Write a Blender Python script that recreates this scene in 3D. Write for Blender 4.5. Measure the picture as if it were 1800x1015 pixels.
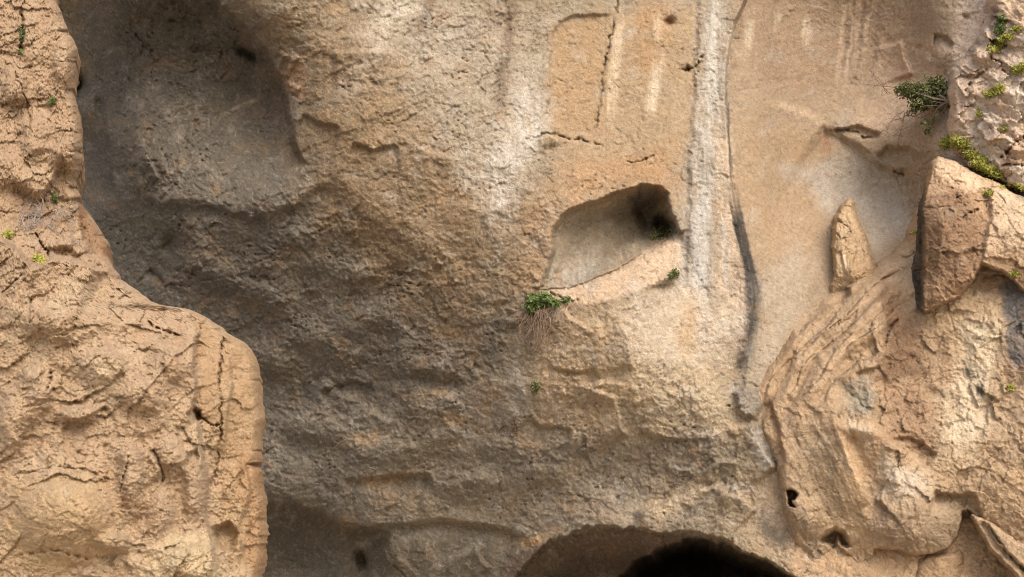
import bpy, math, random
import numpy as np

# ---------------------------------------------------------------- scene, camera, sky, sun, exposure
for o in list(bpy.data.objects):
    bpy.data.objects.remove(o)
scene = bpy.context.scene
COL = scene.collection
R = math.radians
PITCH, HFOV, CAMZ = R(12.0), R(48.5), 2.0
W, H = 1800.0, 1015.0

cam_data = bpy.data.cameras.new('camera')
cam_data.sensor_width = 36.0
cam_data.lens = 18.0 / math.tan(HFOV / 2)
cam_data.clip_end = 3000.0
cam = bpy.data.objects.new('camera', cam_data)
cam.location = (0, 0, CAMZ)
cam.rotation_euler = (math.pi / 2 + PITCH, 0, 0)
COL.objects.link(cam)
scene.camera = cam

SUN_EL, SUN_AZ = R(39), R(158)      # azimuth clockwise from +Y (behind the camera, to the right)
world = bpy.data.worlds.new('World')
scene.world = world
world.use_nodes = True
wn = world.node_tree
for n in list(wn.nodes):
    wn.nodes.remove(n)
sky = wn.nodes.new('ShaderNodeTexSky')
sky.sky_type = 'NISHITA'
sky.sun_disc = False
sky.sun_elevation = SUN_EL
sky.sun_rotation = SUN_AZ
sky.air_density = 0.8
sky.dust_density = 5.0
sky.ozone_density = 0.6
bg = wn.nodes.new('ShaderNodeBackground')
bg.inputs[1].default_value = 0.15
wo = wn.nodes.new('ShaderNodeOutputWorld')
wn.links.new(sky.outputs[0], bg.inputs[0])
wn.links.new(bg.outputs[0], wo.inputs[0])

sl = bpy.data.lights.new('sun', 'SUN')
sl.energy = 0.52
sl.angle = R(45)
sl.color = (1.0, 0.95, 0.88)
sun = bpy.data.objects.new('sun', sl)
COL.objects.link(sun)
sun.rotation_euler = (math.pi / 2 - SUN_EL, 0, math.pi - SUN_AZ)

scene.view_settings.view_transform = 'Standard'
scene.view_settings.look = 'None'
scene.view_settings.gamma = 1.0
scene.view_settings.use_curve_mapping = False
scene.view_settings.exposure = 0.78
scene.cycles.use_denoising = True
scene.cycles.denoising_prefilter = 'NONE'
scene.cycles.filter_width = 1.0
scene.cycles.max_bounces = 5
scene.cycles.diffuse_bounces = 4
scene.cycles.glossy_bounces = 1

# ---------------------------------------------------------------- helpers: noise and fields
K = 2 * math.tan(HFOV / 2) / W
CP, SP = math.cos(PITCH), math.sin(PITCH)


def unproject(u, v, y):
    """Point of the place seen at picture position (u, v) on the vertical plane y metres away."""
    cx = (u - W / 2) * K
    cy = -(v - H / 2) * K
    dy = CP - cy * SP
    t = y / dy
    return np.stack([cx * t, np.broadcast_to(y, np.shape(t)).astype(float), CAMZ + (SP + cy * CP) * t], axis=-1)


_ang = np.linspace(0, 2 * math.pi, 256, endpoint=False)
_GC, _GS = np.cos(_ang), np.sin(_ang)


def hash2(ix, iy, seed):
    h = (ix * 374761393 + iy * 668265263 + seed * 974634777) & 0xffffffff
    h = ((h ^ (h >> 13)) * 1274126177) & 0xffffffff
    return h ^ (h >> 16)


def gnoise(x, y, seed=0):
    xi = np.floor(x).astype(np.int64)
    yi = np.floor(y).astype(np.int64)
    fx, fy = x - xi, y - yi
    wx = fx * fx * fx * (fx * (fx * 6 - 15) + 10)
    wy = fy * fy * fy * (fy * (fy * 6 - 15) + 10)

    def g(dx, dy):
        h = hash2(xi + dx, yi + dy, seed) & 255
        return _GC[h] * (fx - dx) + _GS[h] * (fy - dy)
    a = g(0, 0); b = g(1, 0); c = g(0, 1); d = g(1, 1)
    a = a + wx * (b - a)
    c = c + wx * (d - c)
    return 1.5 * (a + wy * (c - a))


def fbm(x, y, octaves, seed=0, gain=0.5, ridged=False):
    s, amp, tot = 0.0, 1.0, 0.0
    for i in range(octaves):
        n = gnoise(x, y, seed + i * 17)
        if ridged:
            n = 1 - 2 * np.abs(n)
        s = s + amp * n
        tot += amp
        amp *= gain
        x, y = x * 1.6 - y * 1.2, x * 1.2 + y * 1.6
    return s / tot


def sstep(a, b, x):
    t = np.clip((x - a) / (b - a), 0, 1)
    return t * t * (3 - 2 * t)


def facets(x, y, seed, tilt=0.6, drop=1.0):
    """Broken-rock facets: each cell is a randomly tilted plane; returns height, edge distance, cell random."""
    xi = np.floor(x).astype(np.int64)
    yi = np.floor(y).astype(np.int64)
    f1 = np.full(x.shape, 9.0); f2 = np.full(x.shape, 9.0)
    hh = np.zeros(x.shape); rr = np.zeros(x.shape)
    for dx in (-1, 0, 1):
        for dy in (-1, 0, 1):
            h = hash2(xi + dx, yi + dy, seed)
            px = (h & 1023) / 1023.0; py = ((h >> 10) & 1023) / 1023.0
            ex = x - xi - dx - px; ey = y - yi - dy - py
            d = ex * ex + ey * ey
            a = ((h >> 20) & 255)
            pl = (_GC[a] * ex + _GS[a] * ey) * tilt + drop * (((h >> 5) & 255) / 255.0 - 0.5)
            near = d < f1
            f2 = np.where(near, f1, np.minimum(f2, d))
            hh = np.where(near, pl, hh)
            rr = np.where(near, ((h >> 3) & 511) / 511.0, rr)
            f1 = np.where(near, d, f1)
    return hh, np.sqrt(f2) - np.sqrt(f1), rr


def shelves(n, k, sharp=5):
    """Contour shelves of a noise field: flat plates with thin steep risers."""
    s = n * k
    fl = np.floor(s)
    t = s - fl
    return (fl + t ** sharp) / k


def broken(x, y, seed, w=(1, 1, 1, 1), even=.35):
    """Fractured rock relief in metres; x, y in units of about a metre."""
    x0 = x + .16 * fbm(x * 1.6, y * 1.6, 3, seed + 1); y0 = y + .16 * fbm(x * 1.6, y * 1.6, 3, seed + 2)
    x0 = x0 + .03 * fbm(x * 9, y * 9, 2, seed + 3); y0 = y0 + .03 * fbm(x * 9, y * 9, 2, seed + 4)
    r = 0.0
    for i, (fr, a) in enumerate(((1.15, .13), (2.7, .085), (5.7, .048), (12.5, .026))):
        if w[i] == 0:
            continue
        h, e, k = facets(x0 * fr + .37 * i, y0 * fr, seed + 11 * i, 1.25, .55)
        m = even + (1 - even) * sstep(-.3, .35, fbm(x * fr * .35 + i, y * fr * .35, 2, seed + 50 + i))
        r = r + w[i] * a * m * h
    return r


def seg_dist(u, v, pts):
    """Signed distance to an open polyline (positive on its right-hand side seen in the picture), and the run 0..1."""
    best = np.full(u.shape, 1e9); sgn = np.ones(u.shape); run = np.zeros(u.shape)
    p = np.array(pts, float)
    ln = np.hypot(*(p[1:] - p[:-1]).T)
    cum = np.concatenate([[0], np.cumsum(ln)])
    for i in range(len(p) - 1):
        a, d = p[i], p[i + 1] - p[i]
        t = np.clip(((u - a[0]) * d[0] + (v - a[1]) * d[1]) / (d @ d + 1e-9), 0, 1)
        ex = u - a[0] - t * d[0]; ey = v - a[1] - t * d[1]
        dd = ex * ex + ey * ey
        m = dd < best
        best = np.where(m, dd, best)
        sgn = np.where(m, np.where(d[0] * ey - d[1] * ex >= 0, 1.0, -1.0), sgn)
        run = np.where(m, (cum[i] + t * ln[i]) / cum[-1], run)
    return np.sqrt(best) * sgn, run


def poly_sd(u, v, pts):
    """Signed distance to a closed outline, positive inside."""
    p = np.array(pts, float)
    best = np.full(u.shape, 1e9); ins = np.zeros(u.shape, bool)
    for i in range(len(p)):
        a, b = p[i], p[(i + 1) % len(p)]
        d = b - a
        t = np.clip(((u - a[0]) * d[0] + (v - a[1]) * d[1]) / (d @ d + 1e-9), 0, 1)
        best = np.minimum(best, (u - a[0] - t * d[0]) ** 2 + (v - a[1] - t * d[1]) ** 2)
        c = (a[1] > v) != (b[1] > v)
        ins ^= c & (u < (b[0] - a[0]) * (v - a[1]) / (b[1] - a[1] + 1e-12) + a[0])
    return np.sqrt(best) * np.where(ins, 1, -1)


class Field:
    """A relief over picture positions (u, v): height f towards the viewer and a rock colour."""

    def __init__(self, us, vs):
        self.us, self.vs = np.asarray(us, float), np.asarray(vs, float)
        self.u, self.v = np.meshgrid(self.us, self.vs)
        u, v = self.u, self.v
        # two warps so that digitised outlines become irregular
        self.wu = u + 5 * fbm(u / 38, v / 38, 3, 301) + 1.2 * gnoise(u / 6, v / 6, 311)
        self.wv = v + 5 * fbm(u / 38, v / 38, 3, 331) + 1.2 * gnoise(u / 6, v / 6, 341)
        self.xu = u + 22 * fbm(u / 90, v / 90, 4, 351) + 3 * gnoise(u / 9, v / 9, 361)
        self.xv = v + 22 * fbm(u / 90, v / 90, 4, 371) + 3 * gnoise(u / 9, v / 9, 381)
        self.f = np.zeros(u.shape)
        self.c = np.zeros(u.shape + (3,))

    def box(self, pts, m):
        p = np.array(pts, float)
        a = np.searchsorted(self.us, p[:, 0].min() - m); b = np.searchsorted(self.us, p[:, 0].max() + m)
        c = np.searchsorted(self.vs, p[:, 1].min() - m); d = np.searchsorted(self.vs, p[:, 1].max() + m)
        return (slice(c, d), slice(a, b)) if b > a and d > c else None

    def controls(self, pts, c=70.0):
        p = np.array(pts, float)
        r = np.hypot(p[:, None, 0] - p[None, :, 0], p[:, None, 1] - p[None, :, 1])
        A = np.sqrt(r * r + c * c)
        n = len(p)
        M = np.zeros((n + 1, n + 1)); M[:n, :n] = A; M[n, :n] = 1; M[:n, n] = 1
        M[:n, :n] -= 6.0 * np.eye(n)
        w = np.linalg.solve(M, np.concatenate([p[:, 2], [0]]))
        cu = np.arange(self.us[0], self.us[-1] + 16, 16.0); cv = np.arange(self.vs[0], self.vs[-1] + 16, 16.0)
        gu, gv = np.meshgrid(cu, cv)
        g = np.full(gu.shape, w[n])
        for i in range(n):
            g += w[i] * np.sqrt((gu - p[i, 0]) ** 2 + (gv - p[i, 1]) ** 2 + c * c)
        self.f += bilinear(cu, cv, g, self.u, self.v)

    def ledge(self, pts, amp, w=3.0, L=60.0, two=0.0, warp=True):
        """Break in the relief along a line: its right-hand side stands amp forward, fading over L; the other side by two."""
        s = self.box(pts, 3.5 * L)
        if s is None:
            return
        U, V = (self.wu, self.wv) if warp else (self.u, self.v)
        d, run = seg_dist(U[s], V[s], pts)
        end = sstep(0, .12, run) * sstep(0, .12, 1 - run)
        a = sstep(-w, w, d)
        self.f[s] += end * amp * (a * np.exp(-np.abs(d) / L) - two * (1 - a) * np.exp(-np.abs(d) / L))

    def crack(self, pts, depth, w=2.5, jit=3.0, solid=.25):
        s = self.box(pts, 24)
        if s is None:
            return
        U = self.u[s] + jit * fbm(self.u[s] / 14, self.v[s] / 14, 3, 401) * 1.5
        V = self.v[s] + jit * fbm(self.u[s] / 14, self.v[s] / 14, 3, 421) * 1.5
        d, run = seg_dist(U, V, pts)
        ww = w * (0.55 + 0.75 * np.abs(fbm(run * 14, run * 0 + .37, 2, 431)) * 1.6)
        end = sstep(0, .1, run) * sstep(0, .1, 1 - run)
        gap = solid + (1 - solid) * sstep(-.35, .15, fbm(run * 9 + pts[0][0] * .37, run * 0 + .11, 2, 441))
        self.f[s] -= .75 * depth * np.exp(-(d / (.85 * ww)) ** 2) * (.25 + .75 * end) * gap

    def bump(self, cu, cv, ru, rv, amp, rot=0.0, power=2.0):
        rr = 2.6 * max(ru, rv)
        s = self.box([(cu, cv)], rr)
        if s is None:
            return
        a, b = self.wu[s] - cu, self.wv[s] - cv
        ca, sa = math.cos(R(rot)), math.sin(R(rot))
        x, y = (a * ca + b * sa) / ru, (-a * sa + b * ca) / rv
        self.f[s] += amp * np.exp(-(x * x + y * y) ** (power / 2))

    def area(self, pts, amp, w=4.0, ramp=None, warp=True):
        """Raise (or sink) the inside of an outline; returns slice and inside mask."""
        s = self.box(pts, 30)
        U, V = (self.wu, self.wv) if warp else (self.u, self.v)
        sd = poly_sd(U[s], V[s], pts)
        m = sstep(-w, w, sd) if ramp is None else sstep(0, ramp, sd) ** 0.6
        self.f[s] += amp * m
        return s, m, sd

    # colours are given as they look in even light, sRGB 0..255
    def fill(self, rgb):
        self.c[:] = alb(rgb)

    def tint(self, mask, rgb):
        m = np.clip(mask, 0, 1)[..., None]
        self.c[:] = self.c * (1 - m) + alb(rgb) * m

    def streak(self, pts, w, rgb, k=1.0, soft=0.6, rag=0.5, big=False):
        s = self.box(pts, 3 * w + 30)
        if s is None:
            return
        U, V = (self.xu, self.xv) if big else (self.wu, self.wv)
        d, run = seg_dist(U[s], V[s], pts)
        n = fbm(self.u[s] / 26, self.v[s] / 60, 4, 501 + int(pts[0][0]))
        n = n + .85 * fbm(self.u[s] / 5, self.v[s] / 55, 3, 551 + int(pts[0][0]), .6)
        fade = .25 + .75 * sstep(0, .22, run) * sstep(0, .22, 1 - run)
        m = k * fade * sstep(w * (1 + soft), w * (1 - soft), np.abs(d) * (1 + rag * n)) * np.clip(1 + rag * 2.2 * n, .1, 1.2)
        m = np.clip(m, 0, 1)[..., None]
        self.c[s] = self.c[s] * (1 - m) + alb(rgb) * m

    def patch(self, pts, rgb, k=1.0, soft=30.0, rag=0.5, big=True):
        s = self.box(pts, soft + 60)
        if s is None:
            return
        U, V = (self.xu, self.xv) if big else (self.wu, self.wv)
        sd = poly_sd(U[s], V[s], pts)
        n = fbm(self.u[s] / 45, self.v[s] / 45, 5, 601 + int(pts[0][0]), .6)
        m = k * sstep(-soft, soft, sd + soft * rag * 1.5 * n) * np.clip(1 + rag * n, 0, 1.1)
        m = np.clip(m, 0, 1)[..., None]
        self.c[s] = self.c[s] * (1 - m) + alb(rgb) * m


def bilinear(us, vs, g, u, v):
    iu = np.clip(np.searchsorted(us, u, side='right') - 1, 0, len(us) - 2)
    iv = np.clip(np.searchsorted(vs, v, side='right') - 1, 0, len(vs) - 2)
    fu = np.clip((u - us[iu]) / (us[iu + 1] - us[iu]), 0, 1)
    fv = np.clip((v - vs[iv]) / (vs[iv + 1] - vs[iv]), 0, 1)
    return (g[iv, iu] * (1 - fu) + g[iv, iu + 1] * fu) * (1 - fv) + (g[iv + 1, iu] * (1 - fu) + g[iv + 1, iu + 1] * fu) * fv


ALB, GREY = 0.86, 0.24


def alb(rgb):
    c = np.array(rgb, float) / 255
    c = np.where(c <= .04045, c / 12.92, ((c + .055) / 1.055) ** 2.4)
    g = c @ np.array([.3, .59, .11])
    return ALB * (c * (1 - GREY) + g * GREY) * np.array([.985, 1.0, .95])


# ---------------------------------------------------------------- helpers: objects
def tag(o, label=None, cat=None, group=None, kind=None):
    for k, v in (('label', label), ('category', cat), ('group', group), ('kind', kind)):
        if v:
            o[k] = v
    return o


def empty(name, loc):
    o = bpy.data.objects.new(name, None)
    o.location = [float(c) for c in loc]
    o.empty_display_size = .2
    COL.objects.link(o)
    return o


def mesh_obj(name, verts, faces, mat, parent=None, colours=None, smooth=True):
    """faces: int array (n, 3 or 4)"""
    verts = np.asarray(verts, float).reshape(-1, 3)
    faces = np.asarray(faces, np.int32)
    k = faces.shape[1]
    me = bpy.data.meshes.new(name)
    me.vertices.add(len(verts))
    off = np.zeros(3)
    if parent is not None:
        off = np.array(parent.location)
        p = parent
        while p.parent is not None:
            p = p.parent
            off = off + np.array(p.location)
    me.vertices.foreach_set('co', (verts - off).astype(np.float32).ravel())
    me.loops.add(faces.size)
    me.loops.foreach_set('vertex_index', faces.ravel())
    me.polygons.add(len(faces))
    me.polygons.foreach_set('loop_start', np.arange(0, faces.size, k, dtype=np.int32))
    try:
        me.polygons.foreach_set('loop_total', np.full(len(faces), k, np.int32))
    except Exception:
        pass
    me.polygons.foreach_set('use_smooth', np.full(len(faces), smooth, bool))
    if colours is not None:
        at = me.color_attributes.new('rock_colour', 'FLOAT_COLOR', 'POINT')
        c = np.ones((len(verts), 4), np.float32)
        c[:, :3] = np.asarray(colours).reshape(-1, 3)
        at.data.foreach_set('color', c.ravel())
    me.update(calc_edges=True)
    me.validate()
    me.materials.append(mat)
    o = bpy.data.objects.new(name, me)
    COL.objects.link(o)
    if parent is not None:
        o.parent = parent
    return o


def grid_faces(nr, nc):
    i = np.arange(nr * nc).reshape(nr, nc)
    return np.stack([i[:-1, :-1], i[1:, :-1], i[1:, 1:], i[:-1, 1:]], -1).reshape(-1, 4)


SURF = []          # (us, vs, y grid) of every rock sheet, for setting plants on the rock


def surf_y(u, v):
    best = 1e9
    for us, vs, y in SURF:
        if us[0] <= u <= us[-1] and vs[0] <= v <= vs[-1]:
            best = min(best, float(bilinear(us, vs, y, np.array([u]), np.array([v]))[0]))
    return best


def at(u, v, lift=0.0):
    return unproject(np.array(float(u)), np.array(float(v)), surf_y(u, v) - lift)


# ---------------------------------------------------------------- materials
def rock_material(name, bump=0.5, scale=1.0, speck=0.25, grain=1.0):
    m = bpy.data.materials.new(name)
    m.use_nodes = True
    nt = m.node_tree
    N, Lk = nt.nodes, nt.links
    for n in list(N):
        N.remove(n)
    out = N.new('ShaderNodeOutputMaterial')
    b = N.new('ShaderNodeBsdfPrincipled')
    b.inputs['Roughness'].default_value = 0.92
    b.inputs['Specular IOR Level'].default_value = 0.18
    Lk.new(b.outputs[0], out.inputs[0])
    tc = N.new('ShaderNodeTexCoord')
    at_ = N.new('ShaderNodeAttribute')
    at_.attribute_name = 'rock_colour'

    def noise(sc, det, rough, dist=0.0, vec=None):
        n = N.new('ShaderNodeTexNoise')
        n.inputs['Scale'].default_value = sc
        n.inputs['Detail'].default_value = det
        n.inputs['Roughness'].default_value = rough
        n.inputs['Distortion'].default_value = dist
        Lk.new(vec if vec else tc.outputs['Object'], n.inputs['Vector'])
        return n

    def ramp(src, a, b_, lo, hi):
        r = N.new('ShaderNodeMapRange')
        r.inputs['From Min'].default_value = a
        r.inputs['From Max'].default_value = b_
        r.inputs['To Min'].default_value = lo
        r.inputs['To Max'].default_value = hi
        Lk.new(src, r.inputs['Value'])
        return r.outputs[0]

    def mul(a, bsock):
        x = N.new('ShaderNodeVectorMath')
        x.operation = 'SCALE'
        Lk.new(a, x.inputs[0])
        Lk.new(bsock, x.inputs['Scale'])
        return x.outputs[0]

    def mix(fac, a, col):
        x = N.new('ShaderNodeMix')
        x.data_type = 'RGBA'
        Lk.new(fac, x.inputs['Factor'])
        Lk.new(a, x.inputs['A'])
        x.inputs['B'].default_value = (*col, 1)
        return x.outputs['Result']
    c = at_.outputs['Color']
    n1 = noise(9.0 * scale, 5, .72, .3)
    c = mul(c, ramp(n1.outputs['Fac'], .28, .72, 1 - speck, 1 + speck))
    Lk.new(c, b.inputs['Base Color'])
    r1 = noise(17.0 * scale, 5, .75, .5)
    bp = N.new('ShaderNodeBump')
    bp.inputs['Strength'].default_value = bump
    bp.inputs['Distance'].default_value = .10 / scale
    Lk.new(r1.outputs['Fac'], bp.inputs['Height'])
    Lk.new(bp.outputs[0], b.inputs['Normal'])
    return m


def plain_material(name, rgb, rough=.7, var=.3, scale=20, translucent=0.0):
    m = bpy.data.materials.new(name)
    m.use_nodes = True
    nt = m.node_tree
    b = nt.nodes['Principled BSDF']
    b.inputs['Roughness'].default_value = rough
    b.inputs['Specular IOR Level'].default_value = .25
    tc = nt.nodes.new('ShaderNodeTexCoord')
    n = nt.nodes.new('ShaderNodeTexNoise')
    n.inputs['Scale'].default_value = scale
    n.inputs['Detail'].default_value = 3
    nt.links.new(tc.outputs['Object'], n.inputs['Vector'])
    r = nt.nodes.new('ShaderNodeValToRGB')
    r.color_ramp.elements[0].position = .3
    r.color_ramp.elements[1].position = .7
    r.color_ramp.elements[0].color = (*[c * (1 - var) for c in rgb], 1)
    r.color_ramp.elements[1].color = (*[min(1, c * (1 + var)) for c in rgb], 1)
    nt.links.new(n.outputs['Fac'], r.inputs[0])
    nt.links.new(r.outputs[0], b.inputs['Base Color'])
    return m


M_WALL = rock_material('cliff_rock', .55, 1.0, .20)
M_FRONT = rock_material('outcrop_rock', .5, 1.1, .16)
M_SMOOTH = rock_material('smooth_rock', .32, 1.0, .14)
M_GROUND = plain_material('dry_earth', (.42, .36, .28), .95, .2, 1.5)
M_LEAF = plain_material('bush_leaf', (.15, .165, .065), .55, .5, 9)
M_IVY = plain_material('ivy_leaf', (.12, .165, .05), .5, .45, 14)
M_MOSS = plain_material('succulent_leaf', (.34, .34, .07), .6, .35, 12)
M_TWIG = plain_material('twig_bark', (.20, .155, .12), .9, .3, 20)
M_DRY = plain_material('dead_twig', (.34, .29, .25), .9, .35, 20)
M_ROOT = plain_material('dry_root', (.22, .16, .115), .9, .4, 20)

# ---------------------------------------------------------------- the ground
gx = np.linspace(-400, 400, 60)
gy = np.concatenate([np.linspace(-400, -20, 20), np.linspace(-15, 45, 61), np.linspace(50, 400, 15)])
GX, GY = np.meshgrid(gx, gy)
GZ = .25 * fbm(GX / 6, GY / 6, 4, 77) - .2
g = mesh_obj('ground', np.stack([GX, GY, GZ], -1), grid_faces(len(gy), len(gx)), M_GROUND)
tag(g, kind='structure')

# ---------------------------------------------------------------- the cliff wall
D0 = 25.0


def spread(a, b, n, e):      # coarse margin outside the picture
    return np.linspace(a, b, n, endpoint=e)


STEP = 2.0
us = np.concatenate([spread(-320, 0, 40, False), np.arange(0, 1800.1, STEP), spread(1808, 2200, 49, True)])
vs = np.concatenate([spread(-520, 0, 65, False), np.arange(0, 1015.1, STEP), spread(1021, 1200, 31, True)])
F = Field(us, vs)
u, v = F.u, F.v

F.controls([
    # above the picture: unseen cliff rises; upper-left lean shaped to block skylight
    (-300, -500, 2.0), (200, -500, 3.0), (700, -500, 2.0), (1200, -500, 1.4), (1700, -500, .5), (2200, -500, .5),
    (-300, -150, -2.5), (200, -150, .9), (420, -150, 1.1), (600, -150, .9), (900, -150, .7), (1250, -150, .4), (1500, -150, .0), (1800, -150, .6), (2200, -150, 1.2),
    # upper left, behind the outcrop
    (-300, 200, -6), (-300, 700, -6), (-300, 1100, -6), (60, 150, -5.5), (60, 500, -6), (60, 900, -6.5),
    (140, 20, -4.4), (150, 150, -5.6), (150, 300, -5.6), (200, 80, -3.5), (260, 30, -2.0), (350, 20, -1.3), (200, 220, -3.2), (210, 330, -3.4),
    (300, 130, -2.6), (300, 230, -2.3), (400, 100, -1.9), (450, 200, -1.7), (380, 290, -1.5), (300, 330, -1.7), (480, 290, -1.0), (460, 360, -.7), (350, 350, -1.3),
    # the lit upper middle
    (430, 10, .5), (520, 60, .55), (560, 180, .35), (560, 300, -.05), (680, 60, .55), (700, 200, .5), (850, 60, .5), (850, 200, .55), (1000, 60, .3), (1100, 200, .2),
    (1000, 250, .25), (700, 330, .2), (900, 330, .45), (1080, 310, .25), (1210, 60, .2), (1215, 250, .25), (1230, 420, .3),
    # the overhang that turns under towards the lower left
    (620, 420, -.75), (420, 450, -2.1), (260, 450, -3.6), (220, 560, -4.6), (400, 560, -3.2), (560, 540, -2.2), (720, 500, -1.0), (880, 470, -.1),
    (480, 680, -4.0), (620, 660, -2.9), (760, 620, -1.7), (880, 600, -.7), (500, 800, -4.6), (620, 790, -3.9), (740, 760, -2.8), (860, 740, -1.7),
    (480, 880, -4.9), (620, 890, -4.4), (760, 880, -3.7), (900, 880, -2.4), (960, 780, -1.0), (980, 680, -.05), (960, 580, .2),
    # lower middle bulge
    (1080, 560, .75), (1180, 560, .7), (1250, 560, .45), (1080, 660, .7), (1180, 680, .75), (1260, 700, .5), (1080, 760, -.05), (1180, 780, .2),
    (1020, 860, -1.2), (1110, 860, -.9), (1200, 850, -.25), (960, 945, -1.7), (1020, 925, -1.05), (1090, 915, -.6), (1170, 922, -.2), (1230, 930, .1), (1290, 800, .35), (1280, 900, .1), (1360, 930, .3), (1340, 840, .45),
    (480, 970, -7.6), (560, 980, -7.2), (640, 985, -5.6), (720, 980, -4.4), (850, 980, -3.0), (480, 1120, -8.0), (560, 1120, -7.2), (800, 1120, -4.6), (1100, 1120, -2.0), (1400, 1120, .6), (1700, 1120, .8), (2200, 1120, 1.0),
    # right-hand hollow
    (1330, 60, -.5), (1420, 60, -.75), (1520, 60, -.8), (1620, 50, -.4), (1700, 40, .4), (1340, 200, -.6), (1430, 180, -1.0), (1540, 150, -1.1), (1630, 150, -.7), (1720, 160, .5), (1800, 160, 1.0),
    (1340, 330, -.45), (1420, 280, -1.05), (1520, 250, -.8), (1600, 250, -.6), (1440, 360, -1.1), (1520, 340, -1.7), (1590, 360, -1.8), (1540, 430, -1.4),
    (1370, 430, -.25), (1440, 440, -.6), (1370, 560, .0), (1420, 500, -.3), (1350, 640, .2), (1700, 300, .7), (1800, 340, 1.1), (2200, 300, 2.2), (2200, 700, 2.2),
    (1450, 700, .3), (1600, 600, .3), (1700, 800, .4), (1800, 600, .8),
])

sc = sstep(1300, 1380, u) * sstep(1690, 1600, u) * sstep(-200, 60, v) * sstep(470, 330, v)
F.f -= 1.15 * sc * np.sin(np.clip((u - 1300) / 380, 0, 1) * math.pi) 
F.f -= .0015 * np.clip(520 - v, 0, 1100) * sstep(560, 1150, u)
# hollow of the upper left: the wall to its right stands in front along a rounded edge
F.ledge([(330, -60), (372, 0), (400, 30), (432, 52), (462, 86), (482, 122), (496, 162), (506, 202), (514, 240), (520, 268), (540, 300)], -1.1, 7, 120, .12)
F.bump(430, 92, 16, 9, -.5, 30)
F.bump(443, 100, 8, 7, -.4, 30)
F.ledge([(528, 100), (518, 112), (508, 128), (505, 140)], .16, 3, 16)
F.ledge([(530, 150), (522, 166), (510, 160), (502, 140)], .16, 3, 14)
F.ledge([(505, 96), (494, 112), (488, 130)], .16, 3, 14)
# lip below the hollow
F.ledge([(225, 330), (250, 350), (285, 362), (340, 358), (388, 370), (436, 384), (482, 382), (526, 362), (560, 330), (590, 300)], -.28, 12, 80, .12)
F.ledge([(240, 225), (255, 258), (272, 296), (285, 320)], .3, 3, 22, .1)

# dark slots beside the outcrop
F.bump(134, 150, 13, 17, -1.6, 20)
F.bump(120, 142, 10, 10, -.8, 0)
F.bump(150, 262, 26, 40, -.9, -15)
F.bump(152, 190, 26, 28, .7)
F.ledge([(178, 160), (184, 210), (190, 260), (196, 310), (205, 350)], -.7, 5, 50, .2)
F.bump(300, 430, 14, 22, -.4)
F.ledge([(262, 470), (280, 486), (290, 500)], -.3, 3, 20)
# undulations of the overhang
F.bump(760, 655, 60, 26, .28, 15)
F.bump(765, 672, 50, 14, -.38, 12)
F.ledge([(560, 690), (620, 670), (660, 680)], -.3, 5, 30)
F.ledge([(600, 845), (640, 842), (690, 838), (735, 835), (765, 842)], -.4, 6, 45, .2)
F.ledge([(560, 660), (600, 690), (650, 720), (700, 745)], .3, 8, 60)
for (a, b, ru, rv, h, rot) in ((560, 600, 60, 30, .3, 20), (650, 560, 60, 28, .3, -15), (470, 520, 50, 30, .35, 20), (560, 760, 70, 28, .35, 10), (690, 790, 70, 26, .3, -10),
                               (800, 700, 60, 28, .25, -15), (880, 790, 60, 25, .25, 10), (820, 850, 70, 24, .28, -8), (960, 830, 60, 24, .25, -12), (380, 480, 60, 26, .4, 20),
                               (620, 480, 50, 26, .22, -20), (740, 420, 60, 32, .2, 30), (520, 420, 50, 22, .28, -15), (1000, 770, 50, 22, .2, -12), (480, 640, 40, 24, .3, 0)):
    F.bump(a, b, ru, rv, h, rot)
# break above the low cave, and the fluted foot under it
F.ledge([(380, 898), (470, 893), (520, 893), (556, 905), (590, 924), (640, 934), (690, 930)], -1.1, 12, 110, .1)
F.ledge([(600, 930), (640, 934), (700, 926), (770, 918), (850, 926), (905, 940), (940, 955)], -.4, 9, 60, .1)
low = sstep(925, 960, v) * sstep(560, 640, u) * sstep(960, 860, u)
F.f += low * .05 * (np.abs(gnoise(F.wu / 46, F.wv / 260, 91)) * 2 - .4)
F.bump(637, 985, 10, 17, -.9)
F.ledge([(672, 950), (682, 980), (690, 990), (705, 975)], .2, 6, 24)
F.bump(690, 972, 22, 18, .2)
F.ledge([(835, 960), (848, 985), (862, 998)], .3, 3, 22)
# arch of the low cave, with a broken lip
def ragged(pts, amp, n, seed):
    rs_ = np.random.RandomState(seed)
    o_ = []
    for i in range(len(pts)):
        p0, p1 = np.array(pts[i], float), np.array(pts[(i + 1) % len(pts)], float)
        o_.append(tuple(p0))
        if np.hypot(*(p1 - p0)) < 90:
            for k in range(1, n):
                o_.append(tuple(p0 + (p1 - p0) * (k + rs_.uniform(-.3, .3)) / n + np.array([0, rs_.uniform(-amp, amp)])))
    return o_


ARCH = [(905, 1016), (925, 992), (948, 968), (972, 950), (1010, 935), (1065, 925), (1115, 930), (1150, 937), (1200, 933), (1250, 943), (1290, 960), (1330, 978), (1370, 998), (1398, 1016), (1430, 1300), (840, 1300)]
s, m, sd = F.area(ragged(ARCH, 4.5, 5, 3), -1.4, 2.2)
F.f[s] += -2.2 * sstep(0, 85, sd) * m
DEEP = [(1092, 1015), (1110, 1000), (1138, 978), (1168, 960), (1205, 948), (1250, 949), (1288, 963), (1330, 981), (1370, 1001), (1396, 1018), (1400, 1300), (1080, 1300)]
s, m, sd = F.area(ragged(DEEP, 3.5, 4, 4), -3.0, 4)
F.f[s] += -7.0 * sstep(0, 40, sd) * m
F.ledge([(1110, 905), (1150, 890), (1200, 872), (1250, 855), (1290, 850)], .28, 6, 40, .3)
F.ledge([(1180, 935), (1220, 900), (1262, 862), (1270, 850)], .2, 6, 40)
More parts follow.
